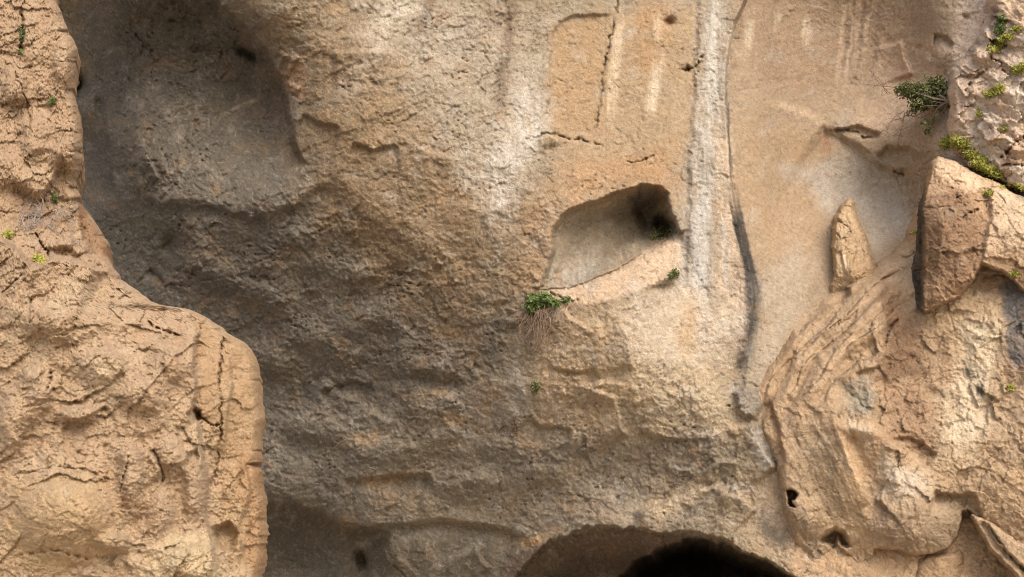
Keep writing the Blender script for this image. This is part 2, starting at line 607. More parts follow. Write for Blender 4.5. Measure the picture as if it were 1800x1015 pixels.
# window-like hole with its smooth niche
HOLE = [(952, 505), (964, 470), (972, 440), (972, 405), (988, 380), (1020, 364), (1062, 350), (1098, 335), (1130, 328), (1158, 328), (1172, 342), (1175, 368), (1181, 390), (1194, 408), (1170, 419), (1136, 441), (1102, 463), (1066, 481), (1026, 499), (1000, 505), (966, 507)]
pre = F.f.copy()
s, m, sd = F.area(HOLE, -.62, 5.0)
F.f[s] += -(.45 + 1.0 * sstep(960, 1150, u[s])) * sstep(0, 45, sd)
s, m, sd = F.area([(1110, 350), (1130, 334), (1156, 333), (1170, 346), (1173, 370), (1185, 400), (1160, 430), (1120, 440), (1128, 400), (1120, 375)], -.5, 10)
F.bump(1168, 400, 15, 20, -1.4, -25, 2.6)
# the sill below it slopes back to the hole
F.ledge([(930, 506), (966, 507), (1000, 505), (1026, 499), (1066, 481), (1102, 463), (1136, 441), (1170, 419), (1196, 407), (1215, 400)], -.42, 2, 34)
F.ledge([(985, 524), (1030, 530), (1100, 514), (1150, 496), (1196, 474)], .12, 4, 26)
F.crack([(962, 512), (985, 524), (1005, 530), (1025, 530)], .25, 3)
F.bump(1160, 508, 26, 9, -.22, -14)
# orange panel, cracks
F.ledge([(1090, 28), (1045, 26), (1010, 25), (985, 38), (972, 62), (966, 110), (966, 180), (950, 230)], .12, 3, 60)
F.crack([(1092, -20), (1086, 10), (1080, 40), (1072, 70), (1066, 100), (1060, 130), (1056, 170), (1050, 210), (1044, 236)], .22, 2.2, 4)
F.crack([(940, 246), (952, 238), (966, 234), (985, 240), (1006, 246), (1020, 243), (1036, 252), (1060, 256)], .26, 2.8)
F.crack([(1195, 122), (1206, 124), (1222, 118), (1236, 96)], .25, 2.4)
F.crack([(1100, 284), (1115, 288), (1130, 282), (1150, 274)], .22, 2.2)
F.ledge([(940, 246), (966, 234), (985, 240), (1006, 246), (1036, 252), (1060, 256)], .12, 3, 40)
F.bump(1177, 40, 10, 9, -.3)
F.bump(1208, 122, 5, 5, -.25)
F.bump(965, 262, 14, 8, -.2, -30)
# pale pilaster and the sharp edge of the hollow beside it
EDGE = [(1345, -200), (1320, -40), (1311, 0), (1292, 40), (1282, 80), (1277, 120), (1276, 170), (1279, 220), (1283, 270), (1286, 320), (1294, 370), (1306, 420), (1320, 470), (1326, 520), (1322, 560), (1312, 610), (1304, 650), (1300, 680)]
F.ledge(EDGE, .7, 2.5, 60, .35, warp=False)
F.crack([(1277, 110), (1276, 170), (1279, 220), (1283, 270), (1286, 320), (1294, 370)], .25, 2.4, .8)
F.ledge([(1225, -60), (1228, 60), (1222, 150), (1212, 300), (1210, 420), (1205, 520)], -.10, 6, 40)
# right hollow: arc ledge, small roofs, flutes
F.ledge([(1440, 216), (1470, 236), (1505, 256), (1540, 286), (1575, 304), (1610, 300)], -.26, 9, 80, .15)
F.ledge([(1464, 230), (1480, 226), (1508, 222), (1530, 228), (1550, 236)], -.2, 3, 24, .2)
F.crack([(1466, 231), (1485, 228), (1505, 232), (1520, 244), (1545, 238)], .22, 2.6)
F.crack([(1570, 302), (1580, 306), (1590, 305)], .3, 2.6)
F.crack([(1576, 310), (1582, 330), (1588, 345)], .1, 1.6)
F.ledge([(1540, 280), (1560, 262), (1600, 262), (1622, 285)], -.28, 8, 40, .1)
fl = sstep(1440, 1480, u) * sstep(1560, 1530, u) * sstep(185, 100, v)
F.f += .10 * fl * gnoise((F.wu + .18 * v) / 14, v / 160, 95)
F.ledge([(1585, 70), (1592, 100), (1605, 132)], .28, 3, 30)
F.ledge([(1640, 62), (1665, 66), (1680, 80)], -.25, 3, 24)
F.bump(1658, 95, 22, 22, .22)
for (a, b) in ((1617, 82), (1636, 92), (1700, 30), (1695, 26), (1640, 100), (1502, 138), (1498, 148)):
    F.bump(a, b, 4.5, 5, -.10)
# foot of the pilaster: grey knuckle and the groove left of the folded mass
F.area([(1294, 690), (1310, 682), (1330, 684), (1338, 705), (1328, 735), (1308, 735), (1296, 715)], .32, 5)
F.ledge([(1322, 735), (1332, 770), (1346, 800), (1366, 828)], .35, 4, 34, .2)
F.area([(1382, 864), (1392, 860), (1402, 868), (1398, 876), (1390, 878), (1398, 890), (1388, 889)], -.9, 3)
F.area([(1444, 950), (1454, 938), (1466, 931), (1480, 938), (1490, 958), (1480, 954), (1472, 944), (1464, 958), (1454, 952)], -.8, 8)
# ledges of the lower bulge
for pts, a, L in (([(1085, 560), (1100, 580), (1110, 615), (1115, 650)], .3, 40), ([(1040, 680), (1080, 700), (1092, 740), (1105, 770)], .28, 40),
                  ([(985, 535), (1000, 560), (1030, 575), (1060, 570)], .2, 26), ([(1290, 850), (1310, 880), (1330, 900)], .3, 40), ([(1230, 830), (1260, 812), (1300, 805)], .22, 36),
                  ([(925, 730), (950, 752), (980, 750), (1010, 760)], -.22, 30), ([(1120, 760), (1180, 775), (1250, 770)], -.2, 40), ([(960, 640), (1000, 655), (1050, 650)], -.16, 30),
                  ([(1010, 680), (1060, 668), (1100, 676)], .18, 30), ([(700, 230), (740, 260), (800, 280)], .16, 50), ([(620, 250), (650, 262), (700, 256)], -.2, 40),
                  ([(580, 90), (640, 88), (690, 92)], .22, 40), ([(530, 200), (570, 220), (600, 226)], -.2, 40), ([(840, 380), (900, 350), (940, 320)], .12, 40)):
    F.ledge(pts, a, 4, L)

# roughness of the rock: smooth hollows, rough overhang
rough = np.full(u.shape, .72)


def soften(pts, k, soft=35):
    s = F.box(pts, soft + 40)
    m = sstep(-soft, soft, poly_sd(F.xu[s], F.xv[s], pts))
    rough[s] = rough[s] * (1 - m) + k * m


soften([(140, 380), (600, 360), (950, 480), (980, 640), (1300, 700), (1300, 860), (1000, 920), (440, 900), (150, 600)], 1.2, 60)
soften([(960, 20), (1300, -60), (1290, 500), (1200, 400), (1050, 310), (950, 250)], .38)
soften([(1290, -80), (1640, -80), (1680, 60), (1600, 320), (1600, 430), (1440, 560), (1330, 680), (1320, 500), (1285, 300)], .30, 25)
soften([(1215, -80), (1290, -80), (1280, 250), (1300, 400), (1310, 640), (1200, 640), (1205, 400)], .45, 12)
soften([(965, 390), (1130, 325), (1180, 340), (1190, 420), (1030, 510), (955, 505)], .45, 8)
soften([(960, 508), (1030, 499), (1102, 463), (1196, 410), (1200, 480), (1100, 525), (1000, 535)], .6, 6)
soften([(200, 120), (340, 130), (400, 260), (420, 330), (230, 340)], 1.3, 30)
soften([(380, 150), (500, 140), (515, 250), (420, 260)], .8, 20)
soften([(1080, 540), (1200, 520), (1290, 560), (1290, 640), (1150, 640)], .4, 25)
soften([(200, 0), (380, 0), (460, 120), (380, 160), (220, 120)], 1.5, 25)
x, y = u / 80.0, v / 80.0
wx = x + .30 * fbm(x * 1.3, y * 1.3, 4, 21); wy = y + .30 * fbm(x * 1.3, y * 1.3, 4, 31)
mod = sstep(-.35, .35, fbm(x * .9, y * .9, 3, 43))          # some stretches more broken than others
big = fbm(wx * .55, wy * .8, 5, 41)
bx, by = (x * .96 - y * .28) / 1.12, (y * .96 + x * .28) * 1.2
fine = fbm(wx * 10, wy * 12, 4, 101, .65)
F.f += (.16 + .08 * rough) * rough * big + rough * ((.72 * broken(bx * 1.45, by * 1.45, 81, (.5, .9, 1.15, 1.3)) * (.55 + .6 * mod)) + .045 * fine)
pil = np.exp(-((u - np.interp(v, [0, 300, 640], [1252, 1238, 1250])) / 40) ** 4) * sstep(660, 560, v)
F.f += pil * (.035 * fbm(F.xu / 12, v / 150, 3, 1501) + .032 * fbm(F.xu / 16, F.xv / 13, 4, 1503, .6))
# scattered pits
pit = gnoise(u / 6, v / 5, 111) * sstep(.05, .5, gnoise(u / 60, v / 60, 113))
F.f -= .10 * rough * sstep(.45, .7, pit)


def mottle(G, x, y, seed, pale, dark, warm, k=1.0):
    """Mineral mottling at several sizes, down to single grains."""
    n = fbm(x * 1.7, y * 2.0, 6, seed, .68)
    G.tint(k * .55 * sstep(.08, .42, n), pale)
    G.tint(k * .45 * sstep(.10, .45, fbm(x * 2.2 + 3, y * 2.6, 6, seed + 100, .68)), dark)
    G.tint(k * .45 * sstep(.10, .45, fbm(x * 1.4 + 7, y * 1.7, 6, seed + 200, .66)), warm)
    g = fbm(x * 11, y * 12, 3, seed + 300, .75)
    rs = np.random.RandomState(seed)
    G.c *= (1 + k * .26 * g + k * .09 * rs.standard_normal(g.shape).clip(-2, 2.4))[..., None]
    G.tint(k * .32 * sstep(.42, .62, gnoise(x * 17, y * 18, seed + 400)), [min(255, q * 1.12) for q in pale])
    G.tint(k * .5 * sstep(.45, .65, gnoise(x * 15, y * 19, seed + 500)), [q * .72 for q in dark])


# ---- rock colours
F.fill((162, 142, 114))
F.tint(.75 * sstep(-.1, .5, fbm(wx * .5, wy * .5, 5, 121, .6)), (166, 152, 138))
F.tint(.5 * sstep(-.05, .45, fbm(wx * .8 + 9, wy * .8, 5, 131, .6)), (184, 144, 98))
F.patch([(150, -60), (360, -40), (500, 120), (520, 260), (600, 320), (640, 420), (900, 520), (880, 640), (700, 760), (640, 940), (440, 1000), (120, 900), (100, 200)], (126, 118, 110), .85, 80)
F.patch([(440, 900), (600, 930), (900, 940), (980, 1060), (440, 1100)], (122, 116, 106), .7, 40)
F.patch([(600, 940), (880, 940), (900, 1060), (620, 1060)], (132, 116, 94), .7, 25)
F.patch([(440, 740), (760, 700), (1000, 760), (1240, 720), (1290, 790), (1180, 880), (900, 930), (500, 900)], (144, 132, 118), .6, 60)
F.patch([(520, 60), (640, 20), (900, 300), (940, 480), (800, 620), (560, 400)], (162, 130, 90), .6, 60)
F.patch([(620, -20), (800, -20), (960, 60), (950, 260), (860, 330), (760, 240)], (172, 156, 136), .7, 50)
F.streak([(935, 130), (930, 200), (905, 260), (880, 330), (870, 420)], 34, (186, 178, 170), .65, big=True)
F.streak([(800, 250), (830, 300), (850, 340)], 26, (184, 174, 160), .5, big=True)
F.streak([(640, 100), (690, 30), (720, -20)], 26, (188, 176, 158), .55, big=True)
F.streak([(900, -30), (896, 60), (885, 120), (874, 200)], 10, (132, 104, 82), .6)
F.streak([(770, -30), (750, 20), (735, 60)], 9, (136, 110, 90), .55)
F.streak([(880, -30), (860, 70)], 14, (150, 128, 112), .4)
F.patch([(970, 40), (1090, 30), (1230, 10), (1220, 260), (1180, 330), (1000, 300), (960, 240)], (178, 148, 110), .9, 24)
F.patch([(972, 50), (1060, 40), (1060, 240), (970, 230)], (180, 142, 96), .6, 18)
F.patch([(1120, 10), (1180, 0), (1170, 130), (1110, 140)], (186, 140, 86), .6, 20)
F.patch([(990, 290), (1180, 260), (1190, 330), (1000, 370)], (190, 142, 90), .6, 24)
F.streak([(1092, 0), (1080, 130), (1070, 230)], 9, (208, 182, 150), .6)
F.streak([(1160, 95), (1152, 150), (1142, 205)], 10, (206, 190, 168), .6)
F.streak([(1155, 20), (1160, 80)], 7, (206, 180, 150), .5)
F.patch([(930, 400), (970, 300), (1000, 380), (960, 500), (900, 540)], (180, 138, 92), .5, 24)
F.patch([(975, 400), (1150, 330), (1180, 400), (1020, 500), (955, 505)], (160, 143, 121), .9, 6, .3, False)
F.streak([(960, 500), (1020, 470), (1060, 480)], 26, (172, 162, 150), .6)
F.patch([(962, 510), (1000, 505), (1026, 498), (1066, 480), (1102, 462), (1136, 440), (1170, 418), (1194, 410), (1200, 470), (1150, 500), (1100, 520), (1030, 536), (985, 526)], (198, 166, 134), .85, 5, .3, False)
# pilaster: pale calcite curtains
F.streak([(1262, -60), (1256, 60), (1248, 180), (1236, 300), (1228, 420), (1230, 540), (1236, 640)], 27, (176, 166, 155), .8, .6, .9)
F.streak([(1275, 180), (1278, 300), (1280, 420), (1282, 540), (1290, 640)], 20, (202, 176, 148), .7)
F.streak([(1240, 330), (1228, 420), (1232, 520)], 13, (186, 182, 181), .5)
F.streak([(1256, -20), (1252, 120), (1240, 260)], 9, (194, 187, 179), .5)
F.streak([(1312, -10), (1292, 42), (1280, 90)], 4, (222, 206, 182), .8, .4, .2)
F.streak([(1270, 380), (1276, 460), (1280, 520)], 5, (176, 170, 168), .6)
# right hollow
RH = [(1292, -80), (1650, -80), (1700, 40), (1650, 330), (1600, 440), (1440, 560), (1340, 680), (1325, 520), (1290, 330), (1282, 150)]
F.patch(RH, (174, 148, 119), .95, 10, .2, False)
F.patch([(1300, -40), (1640, -60), (1640, 40), (1560, 110), (1480, 120), (1440, 180), (1330, 140), (1300, 60)], (168, 138, 110), .7, 30)
F.patch([(1300, 200), (1450, 240), (1450, 420), (1340, 480), (1305, 340)], (178, 145, 106), .6, 30)
F.patch([(1440, 290), (1510, 262), (1600, 320), (1610, 400), (1540, 440), (1500, 380), (1400, 340), (1380, 300)], (180, 168, 156), .85, 24)
F.patch([(1330, 500), (1400, 420), (1420, 500), (1400, 560), (1350, 640), (1325, 640)], (178, 160, 138), .75, 16)
F.patch([(1540, 80), (1660, 70), (1660, 160), (1560, 240), (1500, 230), (1540, 150)], (200, 166, 138), .7, 20)
F.streak([(1320, 30), (1314, 90)], 7, (200, 184, 160), .7)
F.streak([(1370, 20), (1362, 60)], 5, (200, 182, 158), .6)
F.streak([(1418, 30), (1416, 84)], 6, (202, 184, 160), .7)
for a in (1478, 1492, 1505, 1520):
    F.streak([(a + 6, -20), (a + 3, 60), (a - 8, 150)], 4, (200, 172, 144), .5)
F.streak([(1445, 232), (1455, 275)], 9, (170, 116, 76), .6)
F.streak([(1350, 178), (1420, 200), (1470, 236)], 7, (206, 176, 144), .5)
# grey seep line
F.streak([(1278, 150), (1281, 250), (1287, 330)], 2.2, (120, 112, 106), .8, .5, .3)
F.streak([(1287, 330), (1294, 372), (1304, 412), (1316, 462), (1323, 510), (1320, 560), (1311, 605), (1303, 650), (1300, 690)], 10, (84, 79, 76), 1.0, .22, .12)
F.streak([(1318, 470), (1325, 520), (1318, 580), (1304, 655)], 15, (124, 116, 110), .75, .5)
F.streak([(1298, 470), (1306, 560), (1298, 640)], 10, (204, 176, 152), .6)
# lower middle: pale pinkish rock below the hole
F.patch([(1090, 540), (1200, 500), (1290, 560), (1300, 660), (1180, 640), (1110, 640)], (192, 172, 149), .8, 22)
F.streak([(1212, 520), (1208, 580), (1200, 650)], 14, (190, 152, 104), .6)
F.patch([(930, 560), (1090, 540), (1110, 650), (1080, 760), (960, 760), (920, 680)], (190, 158, 118), .65, 40)
F.patch([(1090, 640), (1280, 650), (1290, 760), (1120, 770)], (190, 166, 132), .65, 30)
F.streak([(905, 640), (915, 700), (925, 760)], 22, (178, 166, 150), .6, big=True)
F.patch([(1294, 686), (1336, 684), (1338, 720), (1316, 738), (1296, 716)], (152, 140, 128), .85, 6, .2, False)
F.streak([(1330, 745), (1344, 800), (1358, 826)], 16, (168, 160, 152), .8)
F.streak([(1200, 862), (1250, 850), (1180, 885), (1120, 900)], 16, (200, 174, 138), .6)
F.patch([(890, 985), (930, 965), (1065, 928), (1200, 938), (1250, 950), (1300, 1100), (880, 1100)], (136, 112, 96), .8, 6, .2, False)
F.streak([(905, 955), (940, 950), (965, 945)], 9, (196, 152, 96), .7)
F.streak([(975, 925), (980, 935)], 9, (190, 146, 90), .6)
F.patch([(1310, 860), (1400, 860), (1460, 960), (1440, 1030), (1360, 990), (1300, 930)], (190, 162, 130), .6, 20)
F.streak([(1330, 880), (1345, 930), (1390, 960)], 15, (116, 106, 98), .55)
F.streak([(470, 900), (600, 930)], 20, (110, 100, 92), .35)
for a, b in ((790, 585), (760, 700), (700, 840), (660, 846), (640, 770), (800, 740)):
    F.streak([(a - 26, b + 3), (a + 26, b - 2)], 12, (186, 148, 100), .5, big=True)
for a, b in ((330, 190), (370, 215), (410, 230), (270, 150), (240, 180), (300, 200)):
    F.streak([(a - 12, b - 8), (a + 12, b + 10)], 12, (176, 164, 152), .4, .8, 1.0)
F.streak([(385, 205), (420, 188), (465, 170)], 4, (176, 156, 132), .7)
F.bump(425, 186, 46, 4, .06, -22)
F.streak([(600, 130), (640, 150)], 40, (176, 160, 144), .4, big=True)
F.patch([(500, 90), (545, 100), (540, 180), (505, 165)], (190, 146, 106), .6, 12)
F.patch([(1690, -50), (2200, -50), (2200, 400), (1660, 360), (1670, 150)], (204, 178, 158), .9, 20)
F.patch([(1400, 560), (2200, 500), (2200, 1200), (1400, 1200)], (194, 156, 114), .9, 20)
c0 = F.c.copy()
mottle(F, wx, wy, 141, (192, 182, 170), (122, 104, 88), (182, 142, 98))
# lightness of the mottling follows the local ground colour
lum = (c0.mean(-1) / alb((176, 146, 114)).mean())[..., None]
kk = sstep(.1, .8, rough)[..., None]
F.c = c0 * (1 - .5 - .4 * kk) + (.5 + .4 * kk) * F.c * (.35 + .65 * lum)

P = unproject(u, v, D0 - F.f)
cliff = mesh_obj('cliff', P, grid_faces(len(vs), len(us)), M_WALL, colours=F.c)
tag(cliff, kind='structure')
SURF.append((us, vs, D0 - F.f))
WALL = (us, vs, F.f.copy())


def wall_f(u, v):
    return bilinear(WALL[0], WALL[1], WALL[2], u, v)


# ---------------------------------------------------------------- rock masses that stand out of the wall
def mass(name, outline, build, mat, step=1.7, parent=None, base=None, sink=.35, edge=14.0, lift=.8, right_ext=None):
    """A rock body whose skirt disappears behind the wall: build(field, sd) shapes and colours it."""
    p = np.array(outline, float)
    u1 = min(p[:, 0].max() + 8, 1830)
    v1 = min(p[:, 1].max() + 8, 1030)
    us = np.arange(p[:, 0].min() - 8, u1, step)
    vs = np.arange(max(p[:, 1].min() - 8, -40), v1, step)
    if p[:, 0].max() > 1830:
        us = np.concatenate([us, np.linspace(us[-1] + 8, p[:, 0].max(), 30)])
    if p[:, 1].max() > 1030:
        vs = np.concatenate([vs, np.linspace(vs[-1] + 8, p[:, 1].max(), 16)])
    if p[:, 1].min() < -40:
        vs = np.concatenate([np.linspace(p[:, 1].min(), vs[0] - 8, 20), vs])
    G = Field(us, vs)
    wf = wall_f(G.u, G.v)
    sd = poly_sd(G.wu, G.wv, outline)
    t = np.clip(sd / edge, -1, 1)
    prof = np.where(t > 0, np.sqrt(np.clip(1 - (1 - t) ** 2, 0, 1)), t)
    build(G, sd)
    finish(G, .65, int(p[0, 0]))
    wl = wf if base is None else np.full(wf.shape, float(base))
    G.f = np.where(sd > 0, (wl - sink) * (1 - prof) + prof * G.f, wl - sink + t * .6)
    G.f = np.where(sd < -4, np.minimum(G.f, wf - sink), G.f)
    P = unproject(G.u, G.v, D0 - G.f)
    fc = grid_faces(len(vs), len(us))
    keep = (sd > -7).ravel()
    fc = fc[keep[fc].all(1)]
    used = np.zeros(sd.size, bool)
    used[fc.ravel()] = True
    idx = np.cumsum(used) - 1
    o = mesh_obj(name, P.reshape(-1, 3)[used], idx[fc], mat, parent, G.c.reshape(-1, 3)[used])
    SURF.append((us, vs, np.where(sd > 2, D0 - G.f, 1e3)))
    return o


def grain(G, amp=1.0, seed=0, sx=1.0, sy=1.0):
    x, y = G.u / 80 * sx, G.v / 80 * sy
    a = x + .3 * fbm(x * 1.4, y * 1.4, 4, 21 + seed); b = y + .3 * fbm(x * 1.4, y * 1.4, 4, 31 + seed)
    G.f += amp * (.16 * fbm(a * .8, b * .8, 5, 41 + seed) + broken(x, y, 81 + seed, (.9, 1, 1, 1)) + .04 * fbm(a * 9, b * 10, 4, 75 + seed, .65))
    return a, b


def finish(G, k=.8, seed=0, pale=(210, 190, 162), dark=(136, 106, 78), warm=(194, 146, 94)):
    c0 = G.c.copy()
    x, y = G.u / 80, G.v / 80
    mottle(G, x + .3 * fbm(x, y, 3, seed), y, seed + 3000, pale, dark, warm, k)
    lum = (c0.mean(-1) / alb((190, 156, 118)).mean())[..., None]
    G.c = c0 * .25 + .75 * G.c * (.35 + .65 * lum)


# --- the folded, layered buttress at the right
BUTT = [(1322, 672), (1345, 650), (1368, 622), (1386, 592), (1402, 562), (1412, 545), (1440, 522), (1480, 500), (1520, 478), (1560, 450), (1590, 420), (1606, 380), (1630, 330), (1900, 320), (2150, 330),
        (2150, 1180), (1450, 1180), (1440, 1020), (1418, 990), (1396, 950), (1376, 900), (1366, 830), (1352, 790), (1336, 750), (1330, 700)]


def build_butt(G, sd):
    G.controls([(1340, 670, .4), (1400, 600, .3), (1480, 520, .12), (1580, 450, .3), (1640, 380, .8), (1800, 340, 1.2), (1380, 740, .95), (1450, 650, 1.15), (1530, 560, 1.1), (1600, 500, .9),
                (1400, 860, .95), (1470, 780, 1.35), (1530, 700, 1.45), (1600, 640, 1.25), (1560, 800, 1.5), (1480, 880, 1.2), (1550, 900, 1.3), (1640, 780, 1.6), (1700, 650, 1.6), (1700, 850, 1.6),
                (1640, 900, 1.55), (1600, 950, 1.45), (1690, 920, 1.3), (1780, 600, 2.0), (1790, 760, 2.1), (1780, 880, 1.9), (1460, 960, .7), (1540, 1000, .6), (1700, 1000, .6), (1800, 1000, 1.4), (2100, 400, 2.4), (2100, 1000, 2.6), (1500, 1150, .5)], 60)
    u, v = G.u, G.v
    # smooth folds sweeping up to the right, and drawn-out ribs below them
    rad = np.hypot(G.wu * .3 + u * .7 - 1900, G.wv * .3 + v * .7 - 1000)
    nn = 650 - rad + 14 * fbm(u / 130, v / 130, 3, 11)
    al = np.arctan2(v - 1000, u - 1900) * 600
    zone = sstep(-45, -15, nn) * sstep(190, 60, nn) * sstep(1650, 1570, u) * sstep(770, 690, v)
    G.f += zone * (.26 * gnoise(nn / 48, al / 260, 21) + .16 * gnoise(nn / 22, al / 170, 13) + .045 * gnoise(nn / 11, al / 90, 15) + .018 * gnoise(nn / 4, al / 50, 16))
    G.f += zone * .06 * (shelves(nn / 34 + .4 * gnoise(al / 120, nn / 60, 17), 1.0, 6) - nn / 34)
    rib = (G.wu * .4 + u * .6) * .91 - (G.wv * .4 + v * .6) * .42 + 10 * fbm(u / 120, v / 120, 3, 12)
    zone2 = sstep(1350, 1380, u) * sstep(1560, 1500, u) * sstep(700, 770, v) * sstep(960, 900, v)
    G.f += zone2 * (.22 * gnoise(rib / 50, v / 260, 22) + .09 * gnoise(rib / 26, v / 190, 18) + .022 * gnoise(rib / 11, v / 90, 19) + .012 * gnoise(rib / 4, v / 50, 20))
    rad, ang = nn, al / 60
    G.area([(1396, 578), (1404, 555), (1414, 541), (1444, 521), (1474, 503), (1494, 508), (1494, 518), (1480, 534), (1452, 543), (1424, 566), (1402, 590)], -.42, 3)
    G.bump(1455, 530, 22, 8, .12, -30)
    for r_, a0, a1, dp, w_ in ((634, 208, 219, .12, 1.7), (622, 214, 228, .14, 1.9), (612, 222, 238, .18, 2.2), (600, 210, 220, .12, 1.7), (592, 217, 236, .15, 2.0), (574, 211, 226, .12, 1.8), (560, 222, 236, .12, 1.8), (540, 213, 226, .1, 1.7)):
        arc = [(1900 + (r_ + 6 * math.sin(t * 1.1 + r_)) * math.cos(R(a0 + (a1 - a0) * t / 7)), 1000 + (r_ + 5 * math.sin(t * .9 + r_)) * math.sin(R(a0 + (a1 - a0) * t / 7))) for t in range(8)]
        G.crack(arc, dp, w_ * .8, .8, .7)
        G.ledge(arc, .10, 2.5, 22)
    G.crack([(1390, 640), (1420, 610), (1450, 585), (1490, 562), (1530, 530)], .14, 2.4, 2)
    G.ledge([(1500, 655), (1520, 650), (1534, 648), (1548, 640)], -.2, 3, 24, .1)
    G.crack([(1555, 612), (1558, 595), (1566, 575), (1580, 560)], .2, 2.4, 1.5)
    G.ledge([(1572, 500), (1562, 540), (1556, 600), (1550, 650), (1538, 720), (1530, 760)], .18, 8, 45, .15)
    G.ledge([(1474, 755), (1492, 800), (1510, 840), (1526, 872), (1534, 890)], .26, 5, 60, .25)
    G.ledge([(1520, 740), (1560, 770), (1600, 800), (1640, 835)], .16, 8, 50, .1)
    G.ledge([(1350, 700), (1366, 740), (1376, 790), (1380, 820)], -.25, 4, 30)
    
    G.ledge([(1560, 775), (1600, 768), (1650, 800)], -.2, 4, 40)
    G.bump(1510, 756, 36, 12, .25, 8)
    G.bump(1492, 692, 30, 20, -.18, 30)
    G.bump(1560, 790, 40, 30, .2, 30)
    G.bump(1590, 850, 40, 26, .25, 30)
    G.ledge([(1640, 862), (1660, 868), (1690, 874), (1716, 866)], -.35, 6, 40, .1)
    G.bump(1610, 920, 70, 46, .35, -5, 3)
    G.area([(1520, 1060), (1540, 968), (1575, 966), (1606, 976), (1640, 976), (1670, 964), (1686, 944), (1694, 915), (1700, 898), (1716, 915), (1760, 980), (1830, 1060), (1840, 1200), (1500, 1200)], -1.0, 4)
    G.area([(1694, 902), (1704, 912), (1735, 958), (1775, 1010), (1810, 1060), (1830, 1200), (1730, 1200), (1716, 1010), (1704, 965), (1688, 945)], -2.6, 4)
    for a, b in ((1636, 690), (1722, 686)):
        G.bump(a, b, 8, 7, -.08)
    G.area([(1444, 950), (1454, 938), (1466, 931), (1480, 938), (1490, 958), (1480, 954), (1472, 944), (1464, 958), (1454, 952)], -.8, 8)
    G.area([(1382, 864), (1392, 860), (1402, 868), (1398, 876), (1390, 878), (1398, 890), (1388, 889)], -.9, 3)
    G.ledge([(1465, 955), (1490, 975), (1505, 1000)], -.5, 6, 40)
    sm = 1 - .6 * np.maximum(zone, .8 * zone2)
    f0 = G.f.copy()
    a, b = grain(G, .8, 200)
    G.f = f0 + (G.f - f0) * sm
    G.fill((190, 156, 118))
    G.tint(.6 * sstep(0, .45, fbm(a * .6, b * .6, 5, 221, .6)), (198, 168, 134))
    G.tint(.5 * sstep(.1, .5, fbm(a * .9 + 5, b * .9, 5, 231, .6)), (180, 136, 92))
    G.tint(zone * .35 * sstep(0, .5, gnoise(rad / 11, ang, 233)), (206, 168, 124))
    G.tint(zone * .25 * sstep(0, .5, gnoise(rad / 8, ang, 239)), (168, 132, 96))
    G.patch([(1470, 670), (1530, 660), (1540, 730), (1490, 740)], (158, 148, 130), .85, 14)
    G.patch([(1480, 748), (1540, 750), (1530, 775), (1485, 770)], (204, 186, 160), .6, 10)
    G.patch([(1560, 500), (1620, 560), (1620, 670), (1540, 660), (1550, 560)], (148, 110, 78), .9, 18)
    G.patch([(1560, 680), (1640, 680), (1640, 800), (1560, 780)], (168, 128, 92), .7, 24)
    G.patch([(1560, 800), (1620, 830), (1640, 880), (1540, 880)], (196, 180, 160), .7, 24)
    G.patch([(1380, 740), (1450, 760), (1500, 900), (1440, 920), (1390, 840)], (168, 142, 110), .6, 20)
    G.patch([(1470, 770), (1500, 780), (1532, 890), (1500, 880)], (206, 168, 120), .6, 10)
    G.patch([(1540, 880), (1690, 880), (1690, 960), (1600, 975), (1540, 950)], (170, 142, 112), .6, 18)
    G.streak([(1730, 530), (1720, 640), (1690, 760), (1680, 820)], 36, (208, 188, 158), .8, big=True)
    G.patch([(1750, 500), (1810, 490), (1820, 640), (1790, 650), (1770, 590)], (122, 118, 120), .9, 12)
    G.streak([(1722, 670), (1724, 700)], 8, (92, 86, 80), .7)
    G.streak([(1700, 640), (1706, 664)], 9, (124, 116, 104), .6)
    G.streak([(1780, 460), (1790, 520)], 14, (150, 140, 132), .6)
    G.patch([(1370, 850), (1430, 940), (1450, 1020), (1500, 1020), (1470, 930), (1420, 850)], (196, 164, 126), .6, 16)
    G.streak([(1395, 880), (1430, 960), (1450, 1010)], 14, (120, 108, 98), .45)
    G.patch([(1640, 870), (1720, 860), (1700, 960), (1620, 960)], (168, 142, 112), .6, 16)
    G.streak([(1345, 690), (1366, 760), (1374, 800)], 9, (176, 126, 78), .6)
    G.streak([(1780, 820), (1800, 880)], 20, (206, 168, 124), .6)


butt = mass('rock_buttress', BUTT, build_butt, M_WALL, 1.7, edge=22, sink=.15)
tag(butt, 'big tan rock buttress of curved bedding layers below the right hollow', 'rock')

# --- angular block above the buttress
BLOCK = [(1600, 500), (1598, 470), (1604, 430), (1611, 380), (1622, 330), (1636, 285), (1650, 272), (1680, 282), (1710, 300), (1760, 322), (1800, 345), (1900, 380), (2000, 420), (2000, 620), (1830, 600), (1800, 520),
         (1760, 480), (1728, 470), (1712, 500), (1690, 528), (1660, 540), (1640, 552), (1624, 556), (1612, 545), (1604, 530)]


